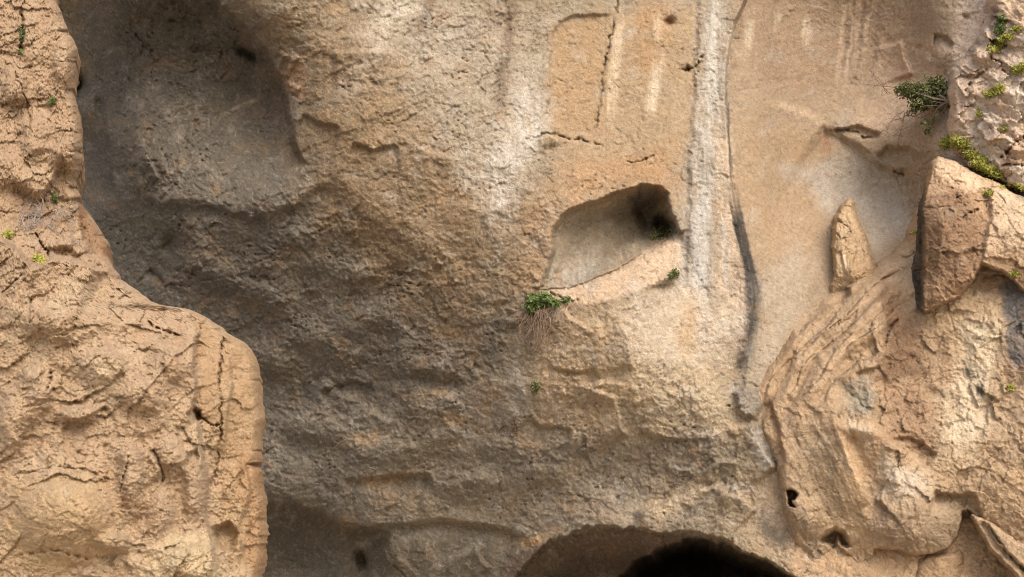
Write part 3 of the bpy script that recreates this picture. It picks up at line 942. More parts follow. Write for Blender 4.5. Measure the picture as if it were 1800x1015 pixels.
def build_block(G, sd):
    G.controls([(1605, 500, 1.5), (1612, 420, 1.55), (1640, 300, 1.5), (1660, 400, 2.3), (1680, 340, 2.1), (1680, 460, 2.45), (1640, 520, 2.0), (1700, 500, 2.2), (1730, 430, 2.3), (1760, 360, 2.2), (1790, 420, 2.5), (1790, 500, 2.1), (1720, 310, 1.8), (2000, 450, 2.8)], 40)
    G.ledge([(1640, 275), (1626, 320), (1618, 370), (1624, 430), (1620, 490), (1622, 550)], -.6, 5, 80, .1)
    G.ledge([(1740, 330), (1742, 380), (1730, 420), (1728, 450)], -.22, 6, 40)
    G.crack([(1690, 385), (1700, 378), (1722, 366)], .2, 2.4)
    G.crack([(1680, 350), (1692, 344)], .15, 2.2)
    G.ledge([(1690, 450), (1710, 440), (1730, 442)], -.2, 4, 24)
    G.bump(1690, 520, 26, 12, -.15, -35)
    a, b = grain(G, .8, 400)
    G.fill((190, 150, 110))
    G.tint(.6 * sstep(0, .4, fbm(a * .8, b * .8, 5, 421, .6)), (202, 168, 130))
    G.patch([(1620, 360), (1700, 330), (1730, 440), (1690, 530), (1620, 550)], (160, 120, 84), .8, 16)
    G.patch([(1640, 270), (1720, 295), (1810, 340), (1820, 380), (1740, 340), (1670, 320)], (214, 180, 142), .8, 12)
    G.patch([(1740, 340), (1830, 360), (1830, 470), (1740, 440)], (208, 180, 148), .6, 20)
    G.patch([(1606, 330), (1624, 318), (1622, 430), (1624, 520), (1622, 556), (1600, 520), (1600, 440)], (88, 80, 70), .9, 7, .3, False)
    G.streak([(1786, 340), (1806, 355)], 7, (130, 120, 108), .6)


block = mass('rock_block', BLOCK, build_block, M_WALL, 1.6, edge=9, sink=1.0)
tag(block, 'angular tan rock block with a dark stained left edge below the mossy ledge', 'rock')

# --- pale broken cliff corner above it
CORNER = [(1664, 160), (1672, 120), (1700, 90), (1722, 60), (1735, 20), (1738, -20), (1745, -60), (1745, -300), (2150, -300), (2150, 420), (1850, 372), (1790, 340), (1740, 316), (1700, 296), (1668, 262), (1664, 230), (1668, 200)]


def build_corner(G, sd):
    G.controls([(1670, 180, .5), (1680, 240, .7), (1720, 100, .8), (1740, 20, .9), (1720, 200, 1.2), (1780, 80, 1.6), (1790, 180, 1.8), (1760, 280, 1.5), (1790, 320, 1.6), (1720, 290, .9), (1800, 20, 1.6), (2100, 0, 2.6), (2100, 350, 2.8), (1800, -280, 1.0), (2100, -280, 2)], 50)
    u, v = G.u, G.v
    # blocks split by oblique joints
    x = (u * .8 + v * .55) / 60; y = (v * .85 - u * .5) / 30
    q = fbm(u / 40, v / 40, 4, 611, .6)
    h, e, r = facets(x + .5 * q, y + .5 * fbm(u / 40, v / 40, 4, 621, .6), 631, 1.1)
    G.f += .16 * h + .10 * shelves(fbm(x * .9, y * .9, 4, 641), 4, 3)
    G.crack([(1756, 280), (1770, 268), (1784, 252), (1804, 238)], .5, 5, 2)
    G.crack([(1762, 290), (1790, 290), (1812, 292)], .35, 3, 2)
    G.crack([(1694, 164), (1712, 140), (1740, 118)], .3, 3.5, 2)
    G.ledge([(1732, 40), (1750, 90), (1728, 110), (1700, 95)], .3, 5, 40)
    G.ledge([(1775, 250), (1790, 262), (1805, 262)], .3, 4, 30)
    a, b = grain(G, .75, 600)
    G.fill((206, 178, 154))
    G.tint(.7 * sstep(-.05, .4, fbm(a, b, 5, 641, .6)), (208, 192, 178))
    G.tint(.55 * sstep(.05, .45, fbm(a * 1.1 + 4, b * 1.1, 5, 651, .6)), (196, 156, 120))
    G.patch([(1744, -10), (1810, -10), (1810, 50), (1760, 30)], (206, 166, 126), .6, 12)
    G.patch([(1735, 20), (1750, 20), (1752, 50), (1738, 60)], (124, 92, 76), .6, 8)
    G.streak([(1696, 95), (1714, 80), (1728, 70)], 8, (136, 122, 112), .6)
    G.patch([(1770, 255), (1810, 240), (1830, 290), (1775, 290)], (192, 152, 112), .7, 8)


corner = mass('cliff_corner', CORNER, build_corner, M_WALL, 1.7, edge=16, sink=.4)
tag(corner, 'pale pinkish broken rock corner with scattered moss at the upper right', 'rock')

# --- standing spike of ochre rock in the hollow
SPIKE = [(1456, 540), (1458, 500), (1464, 484), (1462, 450), (1462, 420), (1460, 400), (1466, 380), (1478, 362), (1488, 351), (1498, 350), (1503, 356), (1506, 380), (1514, 396), (1522, 412), (1528, 430), (1540, 470), (1545, 520), (1500, 545)]


def build_spike(G, sd):
    G.controls([(1465, 535, -.6), (1530, 525, -.6), (1465, 490, -.1), (1466, 420, -.4), (1468, 390, -.55), (1490, 360, -.7), (1495, 420, -.1), (1500, 475, .15), (1500, 505, .0), (1475, 505, -.1), (1520, 440, -.35), (1530, 475, -.05), (1530, 495, -.1)], 20)
    G.ledge([(1472, 422), (1490, 432), (1506, 440), (1500, 470), (1502, 500)], .12, 3, 18)
    G.ledge([(1476, 440), (1484, 470), (1492, 500)], -.12, 2.5, 12)
    G.crack([(1472, 388), (1482, 394), (1492, 402), (1496, 412)], .15, 2.5, 1)
    G.crack([(1468, 410), (1480, 420), (1492, 418)], .12, 2.2, 1)
    G.crack([(1499, 362), (1501, 380), (1506, 396)], .1, 1.8, .8)
    G.bump(1472, 388, 4, 4, -.15)
    grain(G, .6, 700, 1.6, 1.0)
    G.fill((196, 160, 116))
    G.tint(.5 * sstep(0, .4, fbm(G.u / 30, G.v / 40, 4, 721)), (204, 176, 136))
    G.streak([(1482, 440), (1490, 500)], 4, (220, 196, 158), .6)


spike = mass('rock_spike', SPIKE, build_spike, M_WALL, 1.2, edge=8, sink=.12)
tag(spike, 'upright stub of ochre rock standing in the smooth right hollow', 'rock')

# --- rounded knob and leaning slabs at the lower right
KNOB2 = [(1600, 985), (1612, 970), (1650, 966), (1690, 958), (1702, 970), (1712, 1000), (1718, 1040), (1724, 1120), (1590, 1120)]
GAPC = [(1684, 985), (1692, 930), (1694, 905), (1702, 900), (1712, 912), (1730, 945), (1760, 985), (1790, 1020), (1810, 1060), (1840, 1160), (1700, 1160)]
SLAB = [(1704, 908), (1706, 900), (1720, 905), (1740, 914), (1770, 934), (1806, 960), (1860, 1000), (1900, 1040), (1900, 1110), (1850, 1110), (1800, 1040), (1780, 1012), (1750, 980), (1730, 954), (1714, 926)]
SLAB2 = [(1708, 935), (1718, 945), (1734, 968), (1752, 992), (1772, 1020), (1800, 1080), (1780, 1100), (1750, 1030), (1734, 995), (1718, 962)]


def simple(c0, pal, rgh, seed, extra=None):
    def b(G, sd):
        G.controls(c0, 30)
        if extra:
            extra(G)
        x, y = grain(G, rgh, seed)
        G.fill(pal[0])
        G.tint(.6 * sstep(0, .4, fbm(x, y, 5, seed + 21, .6)), pal[1])
        if len(pal) > 2:
            G.tint(.5 * sstep(.1, .5, fbm(x + 3, y, 5, seed + 31, .6)), pal[2])
    return b


knob2 = mass('boulder', KNOB2, simple([(1610, 985, .7), (1660, 990, 1.1), (1705, 1010, .7), (1660, 1100, 1.2)], [(182, 146, 106), (170, 144, 116)], .5, 900), M_WALL, 1.8, base=.2, edge=18, sink=.6)
tag(knob2, 'smooth low rock tucked under the rounded knob at the bottom right', 'rock')
gap = None
slab = mass('rock_slab', SLAB, simple([(1710, 910, 1.6), (1760, 950, 2.0), (1800, 1000, 2.2), (1890, 1080, 2.4)], [(190, 156, 118), (206, 172, 132), (128, 118, 106)], .45, 1000,
            lambda G: (G.ledge([(1720, 905), (1750, 950), (1790, 990), (1840, 1040)], -.25, 4, 20), G.crack([(1735, 918), (1748, 940), (1770, 972), (1810, 1012)], .25, 2.5, 1.5))), M_WALL, 1.6, base=1.0, edge=8, sink=.6)
tag(slab, 'pale leaning rock slab running off the lower right corner', 'rock')
slab2 = mass('rock_slab', SLAB2, simple([(1710, 940, .3), (1740, 985, .5), (1780, 1080, .7)], [(170, 136, 96), (150, 124, 96)], .4, 1100), M_WALL, 1.6, base=-.6, edge=6, sink=.6)
tag(slab2, 'narrow brown rock slab in the dark gap beside the rounded knob', 'rock')
# ---------------------------------------------------------------- the near outcrop at the left
FD = 18.0
EDGE_L = [(-420, 120), (-200, 108), (-60, 99), (0, 95), (20, 107), (55, 118), (85, 133), (105, 133), (130, 130), (170, 132), (200, 138), (225, 146), (255, 150), (280, 154), (300, 148), (318, 139), (335, 143), (346, 146), (352, 139),
          (375, 156), (400, 170), (425, 183), (450, 186), (460, 190), (472, 198), (490, 214), (505, 229), (518, 246), (530, 259), (536, 276), (540, 308), (544, 330), (554, 350), (566, 372), (576, 387), (584, 393), (593, 409), (602, 427), (615, 441), (638, 454),
          (678, 458), (723, 461), (737, 465), (760, 461), (788, 460), (848, 459), (903, 465), (943, 467), (988, 462), (1015, 454), (1060, 458), (1200, 470)]
ev, eu = np.array(EDGE_L, float).T
rows = np.concatenate([np.linspace(-420, -8, 50), np.arange(0, 1020, 1.7), np.linspace(1026, 1180, 22)])
redge = np.interp(rows, ev, eu)
rsd = np.random.RandomState(11)
jag = np.zeros(len(rows))
for sg, am in ((2.0, .2), (5.0, .35), (14.0, 1.1), (34.0, 2.4)):
    kx = np.arange(-int(3 * sg), int(3 * sg) + 1)
    kr = np.exp(-(kx / sg) ** 2 / 2)
    q = np.convolve(rsd.standard_normal(len(rows) + len(kx) - 1), kr, 'valid')
    q = q / q.std()
    jag += am * np.sign(q) * np.abs(q) ** 1.3
for _ in range(26):
    r0, wd_, dp_ = rsd.uniform(0, 1015), rsd.uniform(5, 20), rsd.uniform(2, 6)
    t_ = (rows - r0) / wd_
    jag -= np.where((t_ > 0) & (t_ < 1), dp_ * np.minimum(1, 6 * t_) * (1 - t_), 0)
NC = 270
sgrid = np.concatenate([np.linspace(-.55, 0, 90)[:-1], np.linspace(0, 1, NC)])
sgrid = np.where(sgrid > 0, 1 - (1 - np.clip(sgrid, 0, 1)) ** 1.12, sgrid)
kx = np.arange(-75, 76)
kr = np.exp(-(kx / 28.0) ** 2 / 2); kr /= kr.sum()
rsm = np.interp(np.arange(-600, 1400, 1.7), ev, eu)
rsm = np.interp(rows, np.arange(-600, 1400, 1.7), np.convolve(np.pad(rsm, 75, 'edge'), kr, 'valid'))
sp = np.where(sgrid > 0, sgrid, 0)[None, :]
U = rsm[:, None] * sp + (redge - rsm)[:, None] * sstep(.3, 1.0, sp) + np.where(sgrid < 0, sgrid * 500, 0)[None, :]
U = U + jag[:, None] * (np.clip(sgrid, 0, 1) ** 50)[None, :]
V = np.repeat(rows[:, None], U.shape[1], 1)


class Sheet(Field):
    def __init__(self, U, V):
        self.u, self.v = U, V
        u, v = U, V
        self.wu = u + 4 * fbm(u / 30, v / 30, 3, 301) + 1.2 * gnoise(u / 6, v / 6, 311)
        self.wv = v + 4 * fbm(u / 30, v / 30, 3, 331) + 1.2 * gnoise(u / 6, v / 6, 341)
        self.xu = u + 16 * fbm(u / 70, v / 70, 4, 351); self.xv = v + 16 * fbm(u / 70, v / 70, 4, 371)
        self.f = np.zeros(u.shape); self.c = np.zeros(u.shape + (3,))
        self.us = np.array([U.min(), U.max()]); self.vs = np.array([V.min(), V.max()])

    def box(self, pts, m):
        return (slice(None), slice(None))

    def controls(self, pts, c=70.0):
        G = Field.__new__(Field)
        G.us = np.arange(self.u.min() - 20, self.u.max() + 40, 16.); G.vs = np.arange(self.v.min() - 20, self.v.max() + 40, 16.)
        G.u, G.v = np.meshgrid(G.us, G.vs); G.f = np.zeros(G.u.shape)
        Field.controls(G, pts, c)
        self.f += bilinear(G.us, G.vs, G.f, self.u, self.v)


S = Sheet(U, V)
S.controls([(-280, 0, -.5), (-280, 500, .5), (-280, 1000, 1.5), (0, -400, -1.2), (100, -400, -1.6), (20, 0, -.9), (80, 0, -1.1), (20, 150, -.6), (90, 120, -.7), (20, 300, -.2), (100, 280, -.45), (30, 380, -.1), (120, 360, -.6), (170, 420, -.8),
            (20, 430, .5), (90, 440, .3), (150, 465, .1), (60, 500, 1.1), (150, 520, .9), (230, 540, .5), (300, 560, .4), (60, 620, 1.5), (160, 620, 1.45), (260, 620, 1.1), (330, 620, .9),
            (60, 740, 1.6), (160, 740, 1.7), (250, 730, 1.5), (330, 720, 1.0), (400, 640, .25), (440, 700, .1), (400, 800, .15), (450, 850, .0), (60, 860, 1.9), (150, 880, 2.1), (230, 850, 1.5), (290, 860, 1.3), (330, 830, 1.0), (370, 860, .5), (400, 920, .35), (450, 960, .1),
            (60, 1000, 1.7), (180, 1000, 1.7), (320, 990, 1.5), (380, 1000, .9), (300, 1150, 1.8), (60, 1150, 2.0)], 45)
d = (redge + jag)[:, None] - U
S.f -= .9 * (1 - np.sqrt(np.clip(1 - np.clip(1 - d / 20, 0, 1) ** 2, 0, 1)))
# ledge between pillar and lower mass, boulders on it
S.ledge([(-60, 440), (0, 415), (30, 440), (55, 470), (90, 452), (120, 455), (150, 462), (190, 480)], .75, 6, 70, .3)
S.crack([(0, 520), (20, 500), (36, 485), (44, 470), (36, 440)], .16, 2.5)
S.crack([(62, 410), (72, 430), (84, 444), (86, 452)], .35, 3)
S.crack([(38, 20), (40, 60), (36, 95)], .3, 4)
S.crack([(20, 110), (30, 140), (48, 180), (54, 230)], .16, 2.5, 5)
S.ledge([(108, 250), (100, 300), (80, 340), (60, 360)], .3, 6, 50, .1)
S.ledge([(136, 350), (140, 380), (148, 420), (168, 450)], .25, 5, 40, .1)
for a, b, ru, rv, h in ((118, 425, 14, 12, .3), (100, 430, 12, 9, .22), (140, 440, 12, 8, .25), (165, 458, 14, 8, .25), (185, 475, 14, 8, .22), (150, 455, 10, 7, .2), (60, 60, 30, 50, .25), (25, 150, 22, 35, .35), (110, 110, 18, 40, .25),
                        (60, 240, 24, 40, .25), (120, 265, 26, 34, .4), (20, 300, 30, 30, .2), (125, 345, 18, 12, .2), (60, 320, 30, 20, .2),
                        (110, 570, 50, 30, .25), (200, 560, 50, 28, .25), (60, 560, 40, 30, .2), (180, 640, 50, 30, .25), (140, 730, 36, 16, .35), (60, 690, 30, 50, .3), (20, 740, 24, 50, .35), (250, 690, 50, 30, .25), (300, 640, 40, 30, .25),
                        (300, 800, 26, 34, .3), (110, 910, 80, 70, .45), (200, 955, 26, 18, .35), (230, 840, 24, 50, .3), (340, 850, 18, 60, .35), (340, 990, 50, 40, .4), (280, 900, 22, 40, .25)):
    S.bump(a, b, ru, rv, 1.15 * h, power=3.4)
# joints that cut the right-hand face into upright slabs
S.ledge([(340, 555), (346, 590), (340, 640), (344, 690), (338, 720), (350, 760), (356, 800), (366, 840), (360, 900), (372, 950), (380, 1010), (384, 1060)], .28, 5, 46, .6)
S.crack([(392, 580), (390, 620), (386, 670), (388, 720), (390, 750), (384, 790), (382, 820), (370, 860)], .2, 2.2, 5)
S.crack([(348, 728), (360, 738), (372, 748), (388, 748)], .25, 2.6, 2)
S.area([(330, 728), (340, 716), (350, 722), (350, 736), (340, 744)], -.35, 4)
S.area([(376, 930), (400, 922), (420, 940), (404, 968), (382, 960)], -.35, 6)
S.area([(330, 800), (348, 790), (352, 810), (336, 826), (322, 820)], -.3, 5)
S.ledge([(404, 620), (408, 680), (398, 740), (394, 800)], .16, 5, 30)
S.crack([(270, 790), (280, 815), (288, 838), (286, 850)], .25, 2.6, 2)
S.crack([(228, 800), (215, 850), (212, 870)], .2, 2.6, 2)
S.crack([(256, 560), (268, 574), (300, 586), (318, 590)], .25, 3, 2)
S.crack([(80, 690), (90, 670), (88, 650)], .2, 3, 2)
S.crack([(40, 835), (90, 822), (140, 824), (200, 846)], .16, 4, 3)
S.crack([(40, 975), (100, 968), (160, 985)], .15, 3, 3)
S.ledge([(200, 800), (230, 790), (262, 792), (290, 840)], .22, 5, 40)
S.ledge([(150, 560), (220, 640), (280, 700), (300, 760)], .18, 6, 40)
S.ledge([(115, 735), (130, 742), (150, 735), (190, 712)], -.22, 4, 24)
S.ledge([(430, 800), (440, 860), (420, 930), (430, 990)], .2, 5, 30)
su, sv = S.u / 70, S.v / 70
rgh = .9 - .52 * sstep(-8, 12, poly_sd(S.wu, S.wv, [(352, 560), (395, 580), (470, 600), (480, 880), (430, 860), (395, 760), (350, 720), (352, 640)])) \
      - .35 * sstep(-20, 20, poly_sd(S.xu, S.xv, [(30, 840), (190, 830), (210, 960), (120, 1020), (10, 960)]))
a = su + .35 * fbm(su * 1.3, sv * 1.3, 3, 2021); b = sv + .35 * fbm(su * 1.3, sv * 1.3, 3, 2031)
S.f += rgh * (.09 * fbm(a * .7, b * .7, 4, 2041) + .62 * broken(su * 1.7, sv * 2.1, 2081, (.9, .9, 1.2, 1.4), .25) + .72 * broken(su * .8 + .25 * sv, sv * .95, 2181, (1.2, .8, 0, 0), .45) + .035 * fbm(a * 9, b * 9, 4, 2075, .65))
S.fill((200, 164, 126))
S.tint(.6 * sstep(-.05, .45, fbm(a * .6, b * .6, 5, 2121, .6)), (206, 178, 140))
S.tint(.5 * sstep(.05, .5, fbm(a * .8 + 7, b * .8, 5, 2131, .6)), (188, 146, 102))
S.patch([(-300, -400), (160, -400), (160, 300), (200, 440), (0, 500), (-300, 400)], (194, 156, 118), .6, 30)
S.patch([(140, 350), (190, 430), (185, 455), (150, 440)], (178, 124, 74), .75, 8)
S.patch([(20, 840), (190, 830), (210, 960), (100, 1020), (0, 980)], (204, 166, 112), .7, 24)
S.patch([(340, 550), (395, 580), (465, 620), (470, 900), (460, 1010), (400, 1000), (380, 800), (345, 700)], (194, 152, 98), .6, 14)
S.patch([(425, 800), (465, 800), (470, 1000), (440, 1000)], (190, 138, 82), .5, 12)
S.patch([(300, 940), (380, 930), (390, 1020), (230, 1020)], (212, 186, 138), .6, 16)
finish(S, .8, 77, (208, 184, 148), (140, 106, 72), (182, 136, 88))
S.c *= .80
PF = unproject(S.u, S.v, FD - S.f)
# the flank that turns back behind the edge
edge = PF[:, -1, :]
back = []
for j in range(1, 19):
    n = .16 * fbm(rows / 55 + 4.1, rows * 0 + j * .22, 4, 2201) * min(1, j / 4) + .05 * gnoise(rows / 9, rows * 0 + j * .7, 2203) * min(1, j / 3)
    q = edge.copy()
    q[:, 1] += .26 * j + n
    q[:, 0] += -.007 * j * j + n * .8 + (q[:, 1] - edge[:, 1]) * edge[:, 0] / edge[:, 1] * .6
    back.append(q)
PF = np.concatenate([PF] + [q[:, None, :] for q in back], 1)
CF = np.concatenate([S.c] + [S.c[:, -1:, :]] * len(back), 1)
out = mesh_obj('rock_outcrop', PF, grid_faces(PF.shape[0], PF.shape[1]), M_FRONT, colours=CF)
tag(out, 'near sunlit tan rock outcrop filling the left side with a stepped shoulder', 'rock')
gu = np.arange(-20, 480, 4.); gv = np.arange(-10, 1020, 4.)
yy = np.zeros((len(gv), len(gu)))
for i, q in enumerate(gv):
    r = int(np.argmin(np.abs(rows - q)))
    yy[i] = np.interp(gu, S.u[r], (FD - S.f)[r], right=1e3)
SURF.append((gu, gv, yy))

# ---------------------------------------------------------------- plants
rng = random.Random(7)


def leaf_mesh(leaves):
    """leaves: list of (centre, direction, normal, length, width): pointed six-corner leaves folded on the midrib."""
    vv, ff = [], []
    for c, dr, nm, L, w in leaves:
        dr = dr / (np.linalg.norm(dr) + 1e-9)
        sd_ = np.cross(dr, nm); sd_ /= (np.linalg.norm(sd_) + 1e-9)
        n = np.cross(sd_, dr)
        k = len(vv)
        vv += [c, c + dr * L * .35 + sd_ * w * .5 + n * w * .15, c + dr * L * .75 + sd_ * w * .36 + n * w * .1, c + dr * L - n * L * .1,
               c + dr * L * .75 - sd_ * w * .36 + n * w * .1, c + dr * L * .35 - sd_ * w * .5 + n * w * .15]
        ff += [(k, k + 1, k + 2, k + 3), (k, k + 3, k + 4, k + 5)]
    return np.array(vv), np.array(ff)


def rv():
    return np.array([rng.gauss(0, 1) for _ in range(3)])


def tubes(paths, sides=4):
    vv, ff = [], []
    for pts, r0, r1 in paths:
        pts = np.array(pts)
        n = len(pts)
        base = len(vv)
        for i in range(n):
            t = pts[min(i + 1, n - 1)] - pts[max(i - 1, 0)]
            t /= (np.linalg.norm(t) + 1e-9)
            a = np.cross(t, [.3, .9, .2]); a /= (np.linalg.norm(a) + 1e-9)
            b = np.cross(t, a)
            r = r0 + (r1 - r0) * i / (n - 1)
            for k in range(sides):
                th = 2 * math.pi * k / sides
                vv.append(pts[i] + (a * math.cos(th) + b * math.sin(th)) * r)
        for i in range(n - 1):
            for k in range(sides):
                ff.append((base + i * sides + k, base + i * sides + (k + 1) % sides, base + (i + 1) * sides + (k + 1) % sides, base + (i + 1) * sides + k))
    return np.array(vv), np.array(ff)


def wander(p, d, n, step, wob, sag=0.0):
    pts = [np.array(p, float)]
    d = np.array(d, float)
    for _ in range(n):
        d = d / (np.linalg.norm(d) + 1e-9) + rv() * wob + np.array([0, 0, -sag])
        pts.append(pts[-1] + d / np.linalg.norm(d) * step)
    return pts


PX = .0127       # metres of one picture position on the cliff


def clump(name, spots, n, L, mat, label, cat, group=None, out_=.10, ratio=.6, droop=0.0, stem=True, near=1.0):
    """A leafy tuft rooted on the rock. spots: (u, v, radius u, radius v)."""
    L, out_ = L * 1.25, out_ * 1.35
    root = empty(name, at(spots[0][0], spots[0][1]))
    tag(root, label, cat, group)
    leaves, stems = [], []
    tot = sum(s[2] * s[3] for s in spots)
    for (a, b, ru, rv_) in spots:
        for _ in range(max(4, int(1.6 * n * ru * rv_ / tot))):
            th = rng.uniform(0, 6.283); rr = math.sqrt(rng.random()) * (1 + .25 * rng.gauss(0, 1))
            uu, vv_ = a + ru * rr * math.cos(th), b + rv_ * rr * math.sin(th)
            lift = out_ * (1 - .7 * min(1, rr) ** 2) * (.35 + .65 * rng.random()) + .02
            y = min(surf_y(uu, vv_), surf_y(a, b) + .5)
            c = unproject(np.array(uu), np.array(vv_), y - lift)
            dr = rv() + np.array([0, -.5, .7 - droop])
            leaves.append((c, dr, rv() * .6 + np.array([0, -1, .8]), L * rng.uniform(.6, 1.25), L * ratio * rng.uniform(.7, 1.2)))
            if stem and rng.random() < .25:
                stems.append(([unproject(np.array(uu), np.array(vv_ + 2.), y + .03), c], .006 * near, .003 * near))
    vv, ff = leaf_mesh(leaves)
    tag(mesh_obj('foliage', vv, ff, mat, root, smooth=False), kind='stuff')
    if stems:
        vv, ff = tubes(stems, 3)
        tag(mesh_obj('stem', vv, ff, M_TWIG, root), kind='stuff')
    return root


# dark green bush in the right hollow
b0 = at(1668, 178)
bush = empty('bush', b0)
tag(bush, 'dark green leafy bush with bare twigs growing out of the upper right hollow', 'bush')
paths, leaves = [], []
lobes = [(1600, 160, 26, 17), (1618, 180, 24, 16), (1640, 150, 24, 18), (1655, 172, 18, 28), (1630, 168, 30, 20), (1662, 196, 9, 14), (1585, 158, 14, 8), (1628, 218, 7, 9), (1632, 228, 4, 5), (1640, 212, 5, 5), (1608, 190, 10, 7)]
for (a, b, ru, rv_) in lobes:
    cen = unproject(np.array(float(a)), np.array(float(b)), surf_y(1640, 190) - .35)
    p = [b0, b0 * .6 + cen * .4 + rv() * .05, b0 * .3 + cen * .7 + rv() * .05, cen]
    paths.append((p, .018, .006))
    for _ in range(int(ru * rv_ * 1.3) + 8):
        q = rv(); q /= np.linalg.norm(q); rr = rng.random() ** .4
        c = cen + q * rr * np.array([ru * PX, .30, rv_ * PX])
        if gnoise(np.array(c[0] * 6.0), np.array(c[2] * 6.0), 5) < -.22:
            continue
        leaves.append((c, rv() + np.array([0, -.3, -.2]), rv() * .7 + np.array([0, -.7, 1]), rng.uniform(.06, .115), rng.uniform(.036, .066)))
        if rng.random() < .08:
            paths.append((wander(cen, c - cen, 3, np.linalg.norm(c - cen) / 3, .3), .006, .003))
vv, ff = leaf_mesh(leaves)
tag(mesh_obj('foliage', vv, ff, M_LEAF, bush, smooth=False), kind='stuff')
bare = []
for (a, b, du, dv, n) in ((1560, 165, -.12, 1.0, 9), (1640, 195, -1, -.55, 14), (1635, 190, -1, -.25, 10), (1600, 195, -.5, -1, 10), (1590, 200, -.2, -1, 12), (1575, 155, -1, .2, 8), (1590, 195, -.6, -.8, 9), (1620, 185, -.9, -.6, 13), (1565, 165, -1, .4, 7)):
    st = unproject(np.array(float(a)), np.array(float(b)), surf_y(a, b) - .25)
    pts = wander(st, (du, 0, dv), n, .10, .22, .02 if dv < .8 else -.1)
    bare.append((pts, .009, .004))
    for k in range(2, len(pts), 3):
        bare.append((wander(pts[k], (rng.uniform(-1, 1), 0, rng.uniform(-1, .4)), 4, .07, .35), .005, .003))
vv, ff = tubes(paths + bare)
tag(mesh_obj('branch', vv, ff, M_TWIG, bush), kind='stuff')

# yellow-green succulent mats on the right-hand ledge and above it
G_M = 'yellow-green plant mats on the upper right rock'
clump('moss_mat', [(1672, 250, 18, 11), (1690, 254, 14, 9), (1660, 256, 8, 6)], 520, .05, M_MOSS, 'large yellow-green plant mat on the peak of the angular block', 'plant', G_M, .16)
clump('moss_mat', [(1705, 272, 13, 9), (1722, 282, 12, 8), (1716, 290, 10, 8)], 420, .05, M_MOSS, 'yellow-green plant mat in the middle of the sloping ledge', 'plant', G_M, .16)
clump('moss_mat', [(1734, 300, 16, 8), (1748, 310, 14, 8), (1728, 294, 8, 5)], 420, .05, M_MOSS, 'long yellow-green plant mat lower on the sloping ledge', 'plant', G_M, .15)
clump('moss_mat', [(1775, 328, 20, 4), (1794, 333, 10, 4)], 200, .04, M_MOSS, 'thin yellow-green plant strip where the sloping ledge meets the right edge', 'plant', G_M, .08)
clump('moss_mat', [(1758, 46, 8, 16), (1755, 56, 9, 6), (1762, 34, 5, 6)], 230, .05, M_IVY, 'upright green tuft near the top right corner', 'plant', G_M, .14)
clump('moss_mat', [(1770, 66, 10, 6), (1758, 76, 9, 8), (1747, 86, 10, 6)], 260, .05, M_MOSS, 'diagonal yellow-green tuft below the top right tuft', 'plant', G_M, .14)
clump('moss_mat', [(1785, 52, 9, 5)], 80, .05, M_MOSS, 'small bright tuft beside the diagonal tuft', 'plant', G_M, .1)
clump('moss_mat', [(1788, 124, 12, 7), (1798, 118, 8, 6)], 150, .05, M_MOSS, 'olive tuft touching the right edge of the picture', 'plant', G_M, .12)
clump('moss_mat', [(1746, 162, 14, 7), (1738, 168, 9, 5), (1757, 155, 9, 6)], 240, .045, M_MOSS, 'olive tuft on the pale rock right of the bush', 'plant', G_M, .12)
clump('moss_mat', [(1721, 200, 5, 7)], 40, .045, M_MOSS, 'tiny tuft in a crack just right of the bush', 'plant', G_M, .07)
clump('moss_mat', [(1762, 227, 7, 4)], 36, .04, M_MOSS, 'tiny tuft above the dark joint at the right', 'plant', G_M, .07)
clump('moss_mat', [(1738, 340, 7, 5)], 50, .045, M_MOSS, 'tiny tuft on the sunny top of the angular block', 'plant', G_M, .08)
clump('moss_mat', [(1605, 410, 5, 3)], 30, .04, M_MOSS, 'tiny bright tuft on the dark stained edge of the block', 'plant', G_M, .06)
clump('moss_mat', [(1783, 483, 8, 4)], 50, .045, M_MOSS, 'small tuft at the right edge beside the grey stain', 'plant', G_M, .07)
clump('moss_mat', [(1776, 683, 6, 5)], 50, .045, M_MOSS, 'small bright yellow-green tuft on the buttress at the right', 'plant', G_M, .08)
# plants of the hole
ivy = clump('ivy', [(940, 532, 14, 10), (956, 526, 12, 8), (934, 544, 8, 8), (966, 530, 9, 6), (976, 533, 5, 6)], 420, .075, M_IVY, 'bright green ivy with a beard of dry roots at the hole\'s lower corner', 'plant', None, .22, .75, .4)
roots = []
for i in range(55):
    a = rng.gauss(944, 8); b = rng.uniform(536, 560)
    st = unproject(np.array(a), np.array(b), surf_y(a, b) - rng.uniform(.05, .25))
    ln = rng.uniform(.4, 1.15)
    roots.append((wander(st, (rng.gauss(-.10, .22), rng.gauss(-.05, .1), -1), 7, ln / 7, .32, .14), .0075, .004))
for i in range(26):
    a = rng.uniform(965, 1000); b = 538 + rng.uniform(-3, 4)
    st = unproject(np.array(a), np.array(b), surf_y(a, b) - rng.uniform(.03, .12))
    roots.append((wander(st, (-1, -.05, -.75), 6, .07, .15, .05), .004, .002))
vv, ff = tubes(roots, 3)
tag(mesh_obj('root_beard', vv, ff, M_ROOT, ivy), kind='stuff')
clump('ivy', [(995, 528, 6, 4)], 34, .06, M_IVY, 'small ivy sprig on the sill right of the large ivy', 'plant', None, .1, .75)
clump('fern', [(1160, 412, 14, 9), (1150, 416, 8, 6), (1178, 408, 10, 5)], 170, .07, M_LEAF, 'dark green fern clump inside the dark end of the hole', 'plant', None, .12, .5)
clump('fern', [(1186, 482, 8, 6), (1180, 488, 6, 5)], 90, .065, M_LEAF, 'small green tuft with dry stems on the right end of the sill', 'plant', None, .12, .5)
clump('fern', [(941, 680, 6, 9)], 70, .055, M_LEAF, 'small green tuft on the wall below the root beard', 'plant', None, .1, .5, .5)
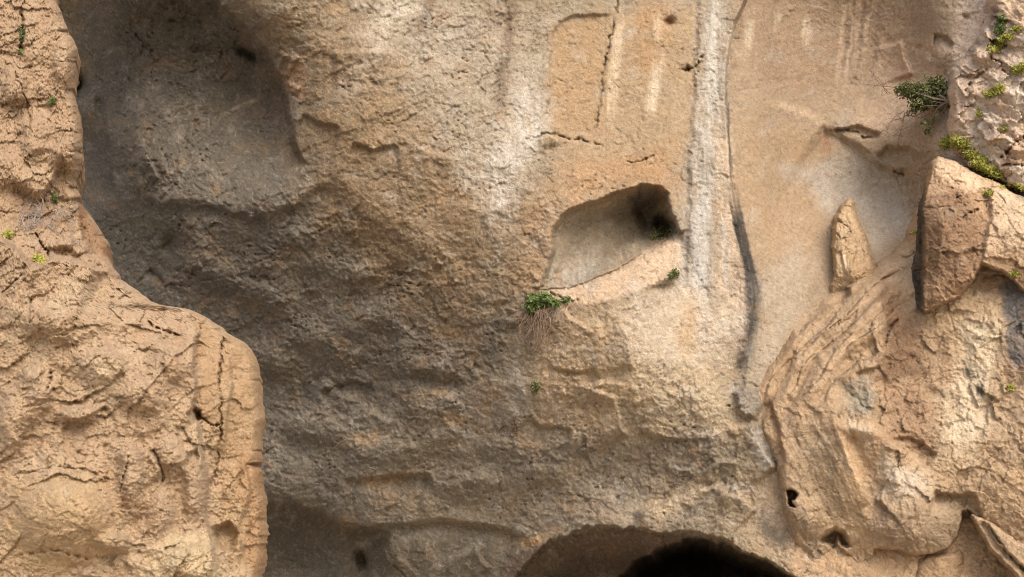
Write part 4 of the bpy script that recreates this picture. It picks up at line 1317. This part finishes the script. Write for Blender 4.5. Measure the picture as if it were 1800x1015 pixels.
clump('fern', [(905, 746, 5, 16)], 50, .045, M_ROOT, 'withered brownish tuft hanging low on the wall', 'plant', None, .06, .4, .8)
# tufts on the near outcrop
G_L = 'small green tufts on the near outcrop'
clump('sprout', [(38, 60, 5, 12), (36, 92, 4, 5)], 70, .035, M_IVY, 'thin green tuft in the upright crack at the top of the outcrop', 'plant', G_L, .08)
clump('sprout', [(91, 179, 5, 6)], 40, .035, M_IVY, 'tiny green tuft high on the outcrop pillar', 'plant', G_L, .06)
clump('sprout', [(97, 348, 5, 8)], 40, .035, M_IVY, 'tiny green tuft just above the dead twigs', 'plant', G_L, .06)
clump('sprout', [(15, 412, 8, 7)], 60, .04, M_MOSS, 'green tuft at the left edge beside the dead twigs', 'plant', G_L, .07)
clump('sprout', [(72, 457, 10, 6), (64, 453, 5, 5)], 80, .04, M_MOSS, 'bright green tuft on the step of the outcrop below the dead twigs', 'plant', G_L, .07)
# dead twig bush on the step
t0 = at(86, 398)
dead = empty('dead_shrub', t0)
tag(dead, 'bare grey dead shrub on the step of the near outcrop', 'dead shrub')
tw = []
for (a, b, du, dv, n, r) in ((85, 396, .6, 1, 7, .013), (85, 396, 1.2, -1, 7, .014), (85, 396, 1.5, .5, 8, .008), (90, 400, 1, -.9, 6, .01), (82, 396, -1, .5, 7, .008), (60, 400, -.3, 1, 7, .008), (42, 406, -.1, 1, 5, .012), (45, 404, .6, .8, 5, .008),
                             (100, 385, .8, .8, 6, .006), (120, 372, .8, -1, 6, .005), (112, 412, 1, -.7, 7, .01), (70, 390, -.6, 1, 6, .006), (55, 395, .3, 1, 7, .006), (50, 385, -.3, 1, 6, .005)):
    st = unproject(np.array(float(a)), np.array(float(b)), surf_y(a, b) - .08)
    pts = wander(st, (du, -.1, dv), n, .065, .22)
    tw.append((pts, r, r * .5))
    for k in range(1, len(pts)):
        for _ in range(2):
            tw.append((wander(pts[k], (rng.uniform(-1, 1), rng.uniform(-.5, .2), rng.uniform(-.5, 1)), 4, .035, .4), .004, .002))
for _ in range(90):
    a, b = rng.gauss(58, 16), rng.gauss(388, 14)
    st = unproject(np.array(a), np.array(b), surf_y(a, b) - rng.uniform(.01, .06))
    tw.append((wander(st, (rng.uniform(-1, 1), -.2, rng.uniform(-.6, 1)), 4, .04, .4), .004, .002))
vv, ff = tubes(tw, 4)
tag(mesh_obj('branch', vv, ff, M_DRY, dead), kind='stuff')
